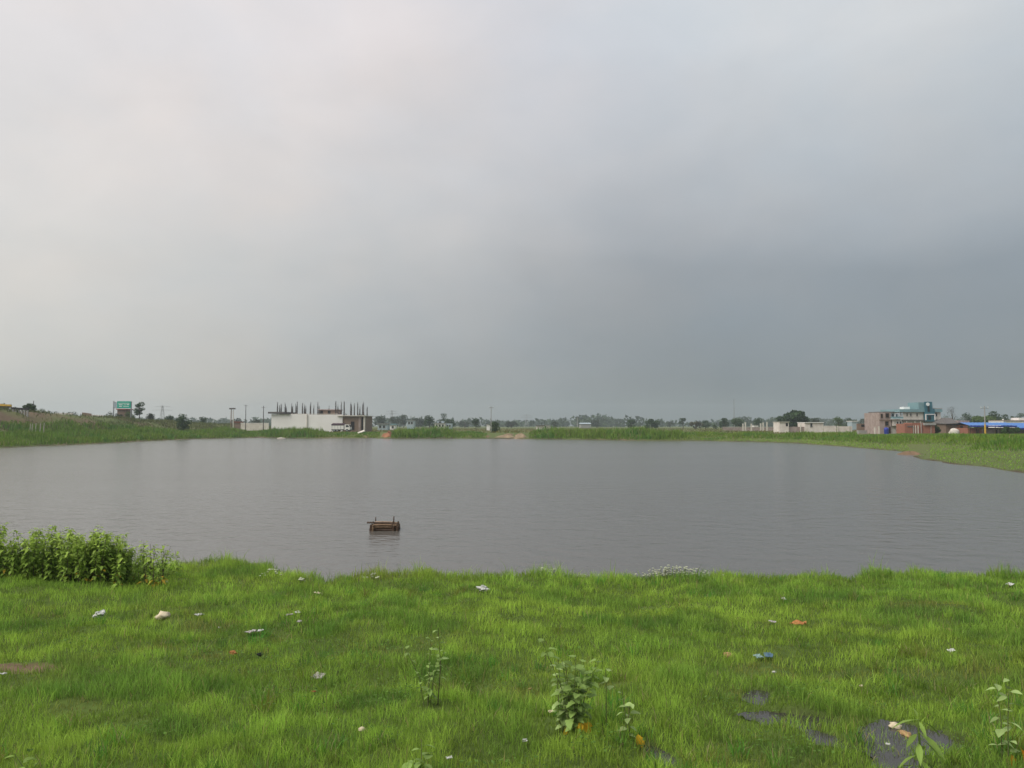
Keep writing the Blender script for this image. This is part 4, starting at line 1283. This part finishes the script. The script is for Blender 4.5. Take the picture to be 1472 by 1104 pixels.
barrier(-40, 578.5, 584.5, 15.5, 581.5, 586, 163, 'yellow', 'yellow road barrier with a dark lower band at the left edge', 'road_barrier', 7, 'black')
barrier(16, 585.3, 588, 41, 587, 589.6, 163, 'black', 'black steel road barrier beside the yellow one', 'road_barrier', 6)
barrier(79, 593.3, 597.2, 104.5, 593.8, 597.6, 200, 'offwhite', 'white road parapet with a dark rail between trees', 'road_parapet', 4)
barrier(131, 596, 600, 148, 597, 600.5, 222, 'offwhite', 'short white road parapet left of the green gantry sign', 'road_parapet', 3)
barrier(118, 592.8, 599.2, 131, 594.6, 600, 224, 'brickdk', 'dark brown road parapet beside the short white one', 'road_parapet', 3)

Y = 224
q = at(163.0, 600, Y); z = gz_at(q.x, q.y)
gs_ = empty('gantry_sign', (q.x, q.y, z), 0, 'green highway gantry sign on a steel frame', 'sign')
kx = Y / F
Zr = lambda py: at(CX, py, Y).z - z
MB().tube([(0, 0, -.3), (0, 0, Zr(576.5))], .16, 8).build('post', M['galv'], gs_)
MB().tube([(25 * kx, .1, -.3), (25 * kx, .1, Zr(577))], .16, 8).build('post', M['galv'], gs_)
for py in (578.2, 586.4):
    MB().tube([(-.2, .15, Zr(py)), (25 * kx + .2, .15, Zr(py))], .09, 6).build('beam', M['galv'], gs_)
bd = MB().box(5 * kx, 24.6 * kx, -.12, -.02, Zr(586.6), Zr(576.8)).build('sign_board', M['green_sign'], gs_)
m = MB()
for (x0, x1, ya, yb) in [(6.5, 23, 579.4, 580.0), (7.5, 13, 581.4, 582.4), (14.5, 18, 581.6, 582.2), (19, 22.5, 581.2, 582.2), (8, 12, 583.8, 584.6), (14, 22, 583.9, 584.5)]:
    m.box(x0 * kx, x1 * kx, -.135, -.121, Zr(yb), Zr(ya))
m.build('sign_lettering', M['sign_white'], bd)
MB().box(.6 * kx, 4.4 * kx, -.12, -.02, Zr(585.6), Zr(579)).build('side_board', M['bluepale'], gs_)
p2 = at(172, 590, 226)
b = Bld('roadside_shack', 166, 232, 'brownish red shack under the green gantry sign', 'shack')
b.part('wall', 'brickdk', 168, 180, 589, y1=4)
b.part('roof', 'litr', 167, 181, 587.6, 588.9, y0=-.4, y1=4.4)
b = Bld('low_wall', 340, 262, 'pale low wall left of the unfinished building', 'wall')
b.part('wall', 'offwhite', 346, 386, 608.6, y0=0, y1=.4)
b.part('coping', 'white', 346, 386, 607.9, 608.55, y0=-.05, y1=.45)
b = Bld('dark_shed', 336, 268, 'small dark shed between lamp mast and pale low wall', 'shed')
b.part('wall', 'brickdk', 337, 345.5, 607.2, y1=3)
b.part('roof', 'litr', 336.5, 346, 606.2, 607.1, y0=-.3, y1=3.3)

# pale posts on the left bank
for i, (px, yt, yb, lab) in enumerate([(43, 609, 616, 'pale bank post, first from the left'), (46, 609, 616, 'pale bank post, second from the left'), (51, 608.5, 617, 'pale bank post, third from the left'),
                                       (57.5, 608, 617, 'pale bank post, second from the right'), (62.5, 608, 624, 'tallest pale bank post, the rightmost')]):
    Y = 142 + i
    a, t = at(px, yb, Y), at(px, yt, Y)
    g = gz_at(a.x, a.y)
    o = MB().tube([(0, 0, -.2), (.03, 0, (t.z - g) * .5), (.06, .02, t.z - g)], [.09, .08, .06], 7).build('bank_post', M['rock'])
    o.location = (a.x, a.y, g)
    tag(o, lab, 'post', 'pale posts on the left bank')


# ------------------------------------------------------------------ bare earth along the far shore
def mound(name, px, py, wpx, hgt, dep, mat_, label):
    x, y = water_pt(px, py)
    w = wpx * y / F / 2
    m = MB(); nu, nv = 22, 7
    zz = random.uniform(0, 50)
    for j in range(nv + 1):
        t = j / nv
        for i in range(nu):
            th = 2 * math.pi * i / nu
            nn = float(vnoise(np.array([math.cos(th) * 2 + zz]), np.array([math.sin(th) * 2 + t * 2 + zz]), 1.0, 5)[0])
            r = (1 - t) ** .8 * (.6 + .8 * nn)
            m.v.append((w * r * math.cos(th), dep * r * math.sin(th), -.3 + (hgt + .3) * (1 - (1 - t) ** 1.7) * (.4 + 1.0 * nn)))
    for j in range(nv):
        for i in range(nu):
            m.f.append((j * nu + i, j * nu + (i + 1) % nu, (j + 1) * nu + (i + 1) % nu, (j + 1) * nu + i))
    o = m.build(name, M[mat_], None, True)
    o.location = (x, y + dep * .8, 0)
    return tag(o, label, None, None, 'structure')


mound('earth_bank', 554, 630, 26, 1.6, 5, 'soil', 'orange red bare earth bank on the far shore')
mound('sand_bank', 728, 630.6, 50, 1.15, 5, 'sand', 'pale sandy bare bank on the far shore')
mound('sand_bank', 748, 630.8, 30, 1.25, 6, 'sand', 'right end of the pale sandy bank')
mound('earth_bank', 672, 630.3, 36, .6, 3, 'brownsoil', 'low brown earth edge on the far shore')
mound('earth_bank', 700, 630.4, 26, .7, 3, 'brownsoil', 'brown earth edge left of the sandy bank')
mound('earth_bank', 1322, 654.5, 30, .35, 3, 'brownsoil', 'brown earth patch on the right shore')
mound('earth_bank', 525, 629.8, 30, .6, 3, 'sand', 'tan earth strip below the unfinished building')

# tilted concrete slab on the bank, stone near the shore
q = at(519, 622, 212)
o = MB().box(-.95, .95, -.5, .5, -.09, .09).build('concrete_slab', M['offwhite']); o.location = (q.x, q.y, gz_at(q.x, q.y) + .35); o.rotation_euler = (R(20), R(-22), R(12))
tag(o, 'tilted pale concrete slab on the bank below the brick end bay', 'slab')


def lump(r, sx, sy, sz, seed, rough=.25, sub=2):
    """irregular rounded lump"""
    import bmesh
    bm = bmesh.new(); bmesh.ops.create_icosphere(bm, subdivisions=sub, radius=1)
    from mathutils import noise
    for v in bm.verts:
        n_ = noise.noise(v.co * 1.7 + Vector((seed * 3.1, seed, 0))) + .5 * noise.noise(v.co * 4.1 + Vector((seed, 0, seed * 2)))
        v.co *= 1 + rough * n_ * 1.6
        v.co = Vector((v.co.x * sx * r, v.co.y * sy * r, v.co.z * sz * r))
    m = MB(); m.v = [tuple(v.co) for v in bm.verts]; m.f = [tuple(v.index for v in f.verts) for f in bm.faces]
    bm.free()
    return m


x, y = water_pt(408, 631)
o = lump(1.0, 1.1, .6, .32, 3).build('stone', M['rock'], None, True); o.location = (x, y - 2, .05)
tag(o, 'pale stone lying in the shallows below the unfinished building', 'stone')

# ------------------------------------------------------------------ bamboo raft in the pond
x, y = water_pt(553, 761)
rf_ = empty('bamboo_raft', (x, y, 0), R(4), 'small brown bamboo raft floating in the middle of the pond', 'raft')
k = y / F
W = 46 * k / 2


def bam(p0, p1, r, mat_, name='bamboo_pole'):
    p0, p1 = Vector(p0), Vector(p1)
    n_ = 9
    pts = []; rr = []
    for i in range(n_):
        t = i / (n_ - 1)
        c = p0.lerp(p1, t) + Vector((0, 0, .012 * math.sin(t * 3.1)))
        pts.append(c); rr.append(r * (1.0 + (.16 if i % 2 == 0 else 0)) * (1 - .15 * t))
    return MB().tube(pts, rr, 8).build(name, M[mat_], rf_, True)


bam((-W * .80, -.30, .02), (W * .93, -.34, .01), .045, 'bamboodk')
bam((-W * .80, -.18, .03), (W * .90, -.20, .03), .045, 'bamboodk')
bam((-W * .80, .05, .02), (W * .92, .04, .02), .045, 'bamboodk')
bam((-W * .80, .28, .02), (W * .92, .28, .02), .045, 'bamboodk')
bam((-W * .72, -.33, .115), (W * .92, -.34, .10), .042, 'bamboo')
bam((-W * .70, .24, .11), (W * .90, .26, .11), .042, 'bamboo')
bam((-W * .70, -.35, .185), (W * .90, -.36, .165), .034, 'bamboo')
bam((-W * .62, -.12, .19), (W * .88, -.12, .17), .036, 'bamboodk')
bam((-W * .62, .14, .19), (W * .86, .16, .175), .036, 'bamboo')
bam((-W * 1.02, -.30, .265), (W * .92, -.28, .195), .026, 'bamboodk')
bam((-W * .56, -.10, .255), (W * .60, -.05, .23), .020, 'bamboopale')
for xx, top_, mm in ((-.78, .21, 'bamboodk'), (-.66, .19, 'bamboo'), (.60, .17, 'bamboodk'), (.84, .16, 'bamboodk')):
    bam((W * xx, -.42, .05), (W * xx, .36, .07), .038, mm, 'cross_pole')
    bam((W * xx, -.40, -.05), (W * (xx + .02), -.40, top_), .04, mm, 'end_post')
bam((-W * .60, .25, -.1), (-W * .61, .27, .37), .018, 'bamboodk', 'upright_stake')
bam((W * .52, .2, -.1), (W * .525, .22, .40), .020, 'bamboodk', 'upright_stake')
for xx in (-.66, .56, .86):
    MB().tube([(W * xx + .03 * math.cos(t), -.30 + .11 * math.cos(t), .16 + .13 * math.sin(t)) for t in np.linspace(0, 6.28, 14)], .014, 5).build('lashing', M['rope'], rf_)


# ------------------------------------------------------------------ weeds and thicket
def leaf_mesh(name, mat_, kind):
    """leaf along +x from a short stalk at the origin, drooping, with a folded midrib; unit length"""
    m = MB()
    if kind == 'lobed':
        prof = [(0, .05), (.06, .24), (.02, .40), (.22, .46), (.34, .34), (.5, .40), (.62, .28), (.8, .20), (1, 0)]
    elif kind == 'oval':
        prof = [(0, .03), (.12, .2), (.32, .31), (.55, .28), (.8, .14), (1, 0)]
    else:
        prof = [(0, .03), (.15, .10), (.4, .145), (.65, .11), (.85, .05), (1, 0)]
    st = .35 if kind == 'lobed' else .16
    zf = lambda u: -.30 * u * u + .10 * u
    mid_ = []; lft = []; rgt = []
    for u, w in prof:
        mid_.append((st + u, 0, zf(u))); lft.append((st + u, w, zf(u) + .22 * w)); rgt.append((st + u, -w, zf(u) + .22 * w))
    n_ = len(prof)
    m.poly(mid_ + lft + rgt, [(i, i + 1, n_ + i + 1, n_ + i) for i in range(n_ - 1)] + [(i + 1, i, 2 * n_ + i, 2 * n_ + i + 1) for i in range(n_ - 1)])
    m.tube([(0, 0, 0), (st, 0, 0)], .014, 4)
    return m.mesh(name, mat_, False)


LM = {}


def leaf(root, kind, mkey, pos, az, pitch, size, roll=0, label=None, name='leaf'):
    if (kind, mkey) not in LM:
        LM[(kind, mkey)] = leaf_mesh('leaf', M[mkey], kind)
    o = bpy.data.objects.new(name, LM[(kind, mkey)])
    link(o, root)
    o.matrix_basis = Matrix.Translation(Vector(pos)) @ Matrix.Rotation(az, 4, 'Z') @ Matrix.Rotation(-pitch, 4, 'Y') @ Matrix.Rotation(roll, 4, 'X') @ Matrix.Scale(size, 4)
    if label: o['label'] = label
    return o


def weed(px, ytop, ybase, label, stems, mkey, kind, lsize, stem_mat='stem', yellow=0, ymat='yleaf', nleaf=12, droop=.2, spread=.16, start=.12, name='weed_plant'):
    p = hit(px, ybase)
    H = (ybase - ytop) * p.y / F * 1.02
    root = empty(name, (p.x, p.y, p.z - .01), 0, label, 'weed')
    rr = random.Random(int(px * 13 + ytop))
    for s in range(stems):
        a = rr.uniform(0, 6.28); sprd = spread * H * rr.uniform(.3, 1.3)
        h = H * (1 if s == 0 else rr.uniform(.6, .95))
        tip = Vector((sprd * math.cos(a), sprd * .6 * math.sin(a), h))
        b0 = Vector((.03 * math.cos(a), .03 * math.sin(a), 0))
        mid_ = Vector((tip.x * .35, tip.y * .35, h * .5)) + Vector((rr.uniform(-.02, .02), 0, 0))
        MB().tube([b0, mid_, tip], [.0055, .0042, .002], 5).build('stem', M[stem_mat], root)
        for i in range(nleaf):
            t = start + (1 - start) * (i + rr.uniform(0, .8)) / nleaf
            t = min(t, 1)
            pos = b0.lerp(mid_, t * 2) if t < .5 else mid_.lerp(tip, t * 2 - 1)
            az = i * 2.4 + rr.uniform(-.5, .5) + s
            leaf(root, kind, mkey, pos, az, rr.uniform(-.5, .5) - droop + .35 * t, lsize * rr.uniform(.7, 1.2) * (1.05 - .25 * t), rr.uniform(-.4, .4))
    for i in range(yellow):
        a = -1.57 + rr.uniform(-1.0, 1.0) + (.4 if yellow > 1 else 0)
        leaf(root, 'lance' if kind == 'lance' else 'oval', ymat, (rr.uniform(.02, .12), -.06, H * rr.uniform(.12, .24)), a, -1.25 + rr.uniform(-.1, .2), lsize * rr.uniform(.9, 1.25), rr.uniform(-.6, .6), 'yellowed drooping lower leaf')
    return root


weed(826, 926, 1056, 'large leafy pale green weed with yellowed lower leaves in the foreground', 9, 'weed', 'lobed', .095, 'stem', 4, nleaf=15, spread=.30, start=.2)
weed(806, 955, 1052, 'pale leafy shoot against the left side of the large weed', 4, 'weedpale', 'lobed', .085, 'stem', 1, nleaf=14, spread=.22)
weed(872, 962, 1050, 'thin single stemmed weed just right of the large weed', 1, 'weedpale', 'lobed', .075, 'stem', 0, nleaf=4, spread=.12, start=.6)
weed(904, 1000, 1064, 'small pale weed with orange yellow leaves right of the large weed', 2, 'weedpale', 'oval', .095, 'stem', 3, nleaf=8, spread=.25)
weed(614, 908, 1016, 'sparse tall thin weed with small leaves left of centre', 4, 'weed', 'oval', .075, 'stem', 0, nleaf=14, spread=.26)
weed(632, 906, 1012, 'pale tipped thin weed beside the sparse small leaved one', 1, 'weedpale', 'oval', .085, 'stemdk', 0, nleaf=8, spread=.1, start=.3)
weed(602, 1072, 1118, 'broad leaved green weed cut by the bottom edge left of centre', 3, 'weed', 'oval', .12, 'stem', 0, nleaf=6, spread=.45)
weed(1444, 978, 1098, 'tall thin pale weed with one orange leaf near the right edge', 2, 'weedpale', 'oval', .10, 'stem', 2, 'oleaf', nleaf=13, spread=.14)
weed(40, 1086, 1130, 'low broad leaved weed at the bottom left corner', 3, 'weedlime', 'oval', .10, 'stem', 0, nleaf=5, spread=.6)

# bright lime plant with long drooping leaves at the bottom edge
p = hit(1322, 1122)
H = (1122 - 1036) * p.y / F
rt = empty('weed_plant', (p.x, p.y, p.z), 0, 'bright lime weed with long drooping leaves beside the puddle', 'weed')
MB().tube([(0, 0, -.05), (.01, 0, H * .5), (0, 0, H * .97)], [.012, .010, .006], 6).build('stem', M['weedlime'], rt)
for (t, az, pt, sz) in [(.97, 2.9, -.28, .25), (.97, .15, -.5, .27), (.96, -1.4, -.75, .16), (1.0, 1.5, .7, .10), (.78, -.9, -.55, .30), (.76, 3.6, -.45, .20), (.70, -.2, -.75, .34), (.62, -2.0, -.5, .24), (.55, .9, -.3, .26), (.5, -.5, -.9, .30),
                        (.42, 3.1, -.5, .26), (.36, -1.3, -.6, .26), (.3, .3, -.4, .3), (.22, 2.2, -.3, .28)]:
    leaf(rt, 'lance', 'weedlime', (0, 0, H * t), az, pt, sz * .78, random.uniform(-.3, .3))


def thicket(name, xs, ylo, yhi, hmin, hmax, nstem, label, leafsize, seed, gap=False):
    r2 = np.random.default_rng(seed)
    st = MB(); LV = []; LC = []; YV = []; YC = []
    x0, x1 = xs
    cx = (x0 + x1) / 2; cyy = (ylo + yhi) / 2
    root = empty(name, (cx, cyy, 0), 0, label, 'thicket' if not gap else 'shrub')
    for i in range(nstem):
        bx_, by_ = r2.uniform(x0, x1), r2.uniform(ylo, yhi)
        if not gap and by_ < ylo + .9 * float(vnoise(np.array([bx_]), np.array([3.0]), .8, 97)[0]): by_ += .7
        if not gap and r2.random() < max(0, (bx_ - (x1 - 1.0))) * .6: continue
        bz = max(float(height(np.array([bx_]), np.array([by_]))[0]), -.1)
        e = 1 - .45 * max(0, (bx_ - (x1 - 1.1)) / 1.1) if not gap else 1
        e *= 1.12 if r2.random() < .15 else 1
        h = r2.uniform(hmin, hmax) * e * (.72 + .56 * float(vnoise(np.array([bx_]), np.array([by_]), .6, 95)[0]))
        lx, ly = r2.normal(0, .15) * h, r2.normal(0, .13) * h
        P = [Vector((bx_, by_, bz)), Vector((bx_ + lx * .3, by_ + ly * .3, bz + h * .5)), Vector((bx_ + lx, by_ + ly, bz + h))]
        st.tube([q - Vector((cx, cyy, 0)) for q in P], [.006, .005, .003], 4, False)
        nl_ = int(84 * h) if not gap else int(24 * h)
        for j in range(nl_):
            t = .12 + .9 * (j + r2.uniform(0, 1)) / nl_
            t = min(t, 1.0)
            q = P[0].lerp(P[1], t * 2) if t < .5 else P[1].lerp(P[2], t * 2 - 1)
            az = r2.uniform(0, 6.28); pt = r2.uniform(-.8, .45); L_ = leafsize * r2.uniform(.5, 1.5); w_ = L_ * .30
            d = np.array([math.cos(az) * math.cos(pt), math.sin(az) * math.cos(pt), math.sin(pt)])
            sde = np.array([-math.sin(az), math.cos(az), 0]); up = np.cross(d, sde)
            o_ = np.array(q) - np.array([cx, cyy, 0]) + d * .03
            vv = [o_, o_ + d * L_ * .38 + sde * w_ + up * -.0 + np.array([0, 0, .012]), o_ + d * L_ * .42, o_ + d * L_ * .38 - sde * w_ + np.array([0, 0, .012]), o_ + d * L_ + np.array([0, 0, -.18 * L_])]
            old = t < .3 and r2.random() < (.07 if not gap else .3)
            c = np.array([.50, .33, .04]) if old else np.array([.24, .36, .06]) + np.array([.06, .06, .01]) * (t > .8)
            c = c * r2.uniform(.7, 1.3)
            (YV if old else LV).append(vv); (YC if old else LC).append([c] * 5)
    so_ = st.build('stems', M['stemdk'], root); so_['kind'] = 'stuff'
    for nm, VV, CC in (('foliage', LV, LC), ('yellowed_leaves', YV, YC)):
        if not VV: continue
        VV = np.array(VV); n_ = len(VV)
        b_ = np.arange(n_)[:, None] * 5
        fc = np.concatenate([b_ + [0, 1, 2], b_ + [0, 2, 3], b_ + [1, 4, 2], b_ + [2, 4, 3]], 0)
        me_ = np_mesh(nm, VV.reshape(-1, 3), fc, M['thicket'], np.array(CC).reshape(-1, 3))
        o_ = link(bpy.data.objects.new(nm, me_), root)
        o_['kind'] = 'stuff'
    return root


thicket('shrub_thicket', (-15.5, -7.15), 14.9, 17.0, .58, 1.02, 430, 'dense green leafy shrub thicket at the left water edge', .088, 4)
thicket('leafy_shrub', (-7.45, -7.05), 15.3, 15.9, .62, .8, 9, 'thin reddish stemmed shrub at the right end of the thicket', .10, 5, True)
thicket('leafy_shrub', (-6.98, -6.82), 15.2, 15.6, .62, .74, 5, 'separate slim shrub standing just right of the thicket', .10, 6, True)

# ---- pale floating flower patch on the near shore
def flowers(px, py, wpx, hpx, n_, label, hmin=.06, hmax=.22):
    x, y = water_pt(px, py)
    k_ = y / F
    root = empty('flowering_weed', (x, y, 0), 0, label, 'flowering weed')
    st = MB(); pt = MB()
    rr = random.Random(int(px))
    for i in range(n_):
        fx_ = rr.gauss(0, .26) * wpx * k_; fy_ = rr.uniform(-.5, .5) * hpx * k_ * 5
        h_ = rr.uniform(hmin, hmax) * (1 - min(1, abs(fx_) / (wpx * k_ * .62)) ** 2 * .6)
        g_ = max(float(height(np.array([x + fx_]), np.array([y + fy_]))[0]), 0)
        st.tube([(fx_, fy_, -.02), (fx_ + rr.uniform(-.02, .02), fy_, g_ + h_)], [.004, .003], 4, False)
        R0 = rr.uniform(.018, .04)
        m_ = 7
        ring = [(fx_ + R0 * math.cos(2 * math.pi * q_ / m_), fy_ + R0 * math.sin(2 * math.pi * q_ / m_), g_ + h_ + rr.uniform(-.006, .006)) for q_ in range(m_)]
        pt.poly([(fx_, fy_, g_ + h_ + .014)] + ring + [(fx_, fy_, g_ + h_ - .01)], [(0, 1 + q_, 1 + (q_ + 1) % m_) for q_ in range(m_)] + [(8, 1 + (q_ + 1) % m_, 1 + q_) for q_ in range(m_)])
    s_ = st.build('stems', M['stem'], root); s_['kind'] = 'stuff'
    f_ = pt.build('flower_heads', M['petal'], root); f_['kind'] = 'stuff'


flowers(970, 832, 92, 10, 150, 'large patch of pale whitish flowers at the near water edge', .08, .24)
flowers(838, 834, 22, 5, 14, 'small pale flower group in the water left of the large flower patch', .05, .12)
flowers(787, 828, 26, 5, 16, 'thin pale flower group on the shore above centre', .08, .2)
flowers(392, 832, 34, 6, 18, 'pale flower specks at the shore right of the thicket', .05, .16)
flowers(433, 845, 16, 4, 9, 'few pale flower specks beside the small inlet', .06, .14)
flowers(534, 838, 20, 4, 10, 'pale flower specks right of the small inlet', .08, .16)


# ------------------------------------------------------------------ litter in the grass
def place(o, px, py, lift, label, cat, rz=None):
    p = hit(px, py)
    o.location = (p.x, p.y, p.z + lift)
    o.rotation_euler = (random.uniform(-.2, .2), random.uniform(-.2, .2), random.uniform(0, 6.28) if rz is None else rz)
    return tag(o, label, cat)


def sheet(w, d, seed, fold=.35, n_=9):
    """crumpled film with thickness"""
    from mathutils import noise
    top_ = []; bot = []
    for j in range(n_):
        for i in range(n_):
            u, v = i / (n_ - 1) - .5, j / (n_ - 1) - .5
            r = 1 + .18 * noise.noise(Vector((math.cos(math.atan2(v, u)), math.sin(math.atan2(v, u)), seed)))
            z = fold * w * (noise.noise(Vector((u * 3.5 + seed, v * 3.5, seed))) + .5 * noise.noise(Vector((u * 8, v * 8 + seed, 2)))) + .12 * w
            q = (u * w * r, v * d * r, z)
            top_.append(q); bot.append((q[0], q[1], q[2] - .006))
    m = MB()
    N2 = n_ * n_
    f = []
    for j in range(n_ - 1):
        for i in range(n_ - 1):
            a = j * n_ + i
            f += [(a, a + 1, a + n_ + 1, a + n_), (N2 + a + n_, N2 + a + n_ + 1, N2 + a + 1, N2 + a)]
    rim_ = [i for i in range(n_)] + [j * n_ + n_ - 1 for j in range(1, n_)] + [(n_ - 1) * n_ + i for i in range(n_ - 2, -1, -1)] + [j * n_ for j in range(n_ - 2, 0, -1)]
    for a, b_ in zip(rim_, rim_[1:] + rim_[:1]):
        f.append((b_, a, N2 + a, N2 + b_))
    return m.poly(top_ + bot, f)


LIT = [  # px, py, width px, kind, material, name, label
    (143, 890, 21, 'bag', 'litw', 'plastic_bag', 'crumpled white grey plastic bag below the thicket, leftmost litter'),
    (235, 891, 20, 'lump', 'litc', 'foam_lump', 'rounded cream foam lump right of the crumpled bag'),
    (286, 889, 13, 'scrap', 'litw', 'paper_scrap', 'flat white scrap right of the cream foam lump'),
    (316, 906, 6, 'lump', 'litw', 'paper_ball', 'tiny white ball below the flat white scrap'),
    (361, 914, 18, 'scrap', 'litg', 'film_scrap', 'pale torn film with ragged edge, left of a pair'),
    (374, 912, 9, 'scrap', 'litw', 'film_scrap', 'small pale torn film, right of a pair'),
    (416, 889, 13, 'scrap', 'litg', 'film_scrap', 'pale film bit, lower left of a cluster of three'),
    (428, 885, 9, 'scrap', 'litw', 'film_scrap', 'white film bit, upper right of a cluster of three'),
    (430, 898, 7, 'scrap', 'litg', 'film_scrap', 'pale film bit, lowest of a cluster of three'),
    (457, 857, 11, 'scrap', 'litc', 'paper_scrap', 'small cream scrap near the small inlet'),
    (237, 841, 9, 'scrap', 'litw', 'paper_scrap', 'white scrap at the right foot of the thicket'),
    (694, 852, 18, 'bag', 'litw', 'plastic_bag', 'white plastic bag near the shore left of centre'),
    (335, 945, 11, 'bag', 'lito', 'orange_wrapper', 'crumpled orange wrapper on the yellowish turf at left'),
    (373, 948, 11, 'bag', 'litk', 'dark_scrap', 'dark crumpled scrap right of the orange wrapper'),
    (458, 979, 19, 'scrap', 'litg', 'film_scrap', 'grey film strip lying left of the sparse thin weed'),
    (450, 1001, 7, 'scrap', 'litr', 'red_scrap', 'small red brown scrap below the grey film strip'),
    (520, 1056, 12, 'lump', 'litc', 'foam_lump', 'upright cream foam lump near the bottom left of centre'),
    (754, 1073, 10, 'bag', 'litw', 'paper_ball', 'white crumpled ball left below the large weed'),
    (762, 996, 6, 'lump', 'litt', 'husk', 'tiny tan husk left of the large weed'),
    (1047, 948, 15, 'lump', 'litt', 'husk', 'tan orange open husk left of the blue film'),
    (1105, 949, 16, 'scrap', 'litb', 'blue_film', 'blue plastic film lying beside the tan husk'),
    (1090, 950, 13, 'scrap', 'litp', 'pale_film', 'pale teal film touching the blue film'),
    (1148, 902, 22, 'scrap', 'lito', 'orange_rag', 'flat orange brown rag on the right turf'),
    (1110, 899, 12, 'scrap', 'litg', 'film_scrap', 'pinkish grey film left of the orange rag'),
    (1365, 911, 11, 'lump', 'litt', 'husk', 'round tan husk far right on the turf'),
    (1368, 941, 10, 'scrap', 'litw', 'paper_scrap', 'white bits below the far right husk'),
    (1452, 844, 10, 'scrap', 'litw', 'paper_scrap', 'white scrap at the far right near the shore'),
    (1238, 992, 6, 'lump', 'litc', 'paper_ball', 'tiny cream ball above the long puddle'),
    (1113, 972, 7, 'lump', 'litw', 'paper_ball', 'tiny white ball in the reddish dry grass'),
    (1287, 1053, 21, 'lump', 'litc', 'foam_lump', 'cream foam lump lying in the puddle beside the lime weed'),
    (1302, 1064, 24, 'lump', 'litt', 'husk', 'flat pinkish tan lump in the puddle below the cream lump'),
    (1277, 1078, 8, 'scrap', 'litw', 'paper_scrap', 'white scrap at the left rim of the puddle'),
    (1127, 865, 7, 'scrap', 'litw', 'paper_scrap', 'tiny white scrap near the right shore'),
    (5, 975, 8, 'scrap', 'litw', 'paper_scrap', 'tiny white scrap below the bare soil patch'),
    (646, 1098, 9, 'scrap', 'litw', 'paper_scrap', 'white scrap at the bottom edge left of centre'),
    (792, 1030, 8, 'scrap', 'litc', 'paper_scrap', 'small cream scrap at the foot of the large weed'),
]
for i, (px, py, wp, kind, mk, nm, lab) in enumerate(LIT):
    p = hit(px, py)
    w = wp * p.y / F * .85
    if kind == 'lump':
        flat = .36 if 'flat' in lab else .55
        o = lump(w * .5, 1, .8, flat, i + 2, .42).build(nm, M[mk], None, True)
        place(o, px, py, w * .5 * flat * .6 + .035, lab, 'litter')
    elif kind == 'bag':
        o = lump(w * .46, 1, .7, .5, i + 2, .62, 3).build(nm, M[mk], None, False)
        place(o, px, py, w * .16 + .045, lab, 'litter')
    else:
        o = sheet(w * 1.05, w * .9, i * 1.7 + 1, .16).build(nm, M[mk], None, False)
        place(o, px, py, .048, lab, 'litter')

# ------------------------------------------------------------------ haze
m = bpy.data.materials.new('thin_haze'); m.use_nodes = True
n = m.node_tree; n.nodes.remove(n.nodes['Principled BSDF'])
pv = n.nodes.new('ShaderNodeVolumePrincipled')
pv.inputs['Color'].default_value = (.62, .70, .76, 1)
pv.inputs['Density'].default_value = .00038
pv.inputs['Anisotropy'].default_value = .2
n.links.new(pv.outputs[0], n.nodes['Material Output'].inputs['Volume'])
hz_ = MB().box(-1600, 1600, -1600, 1600, -3.5, 45).build('haze', m)
tag(hz_, 'thin grey haze in the air over the fields', None, None, 'stuff')
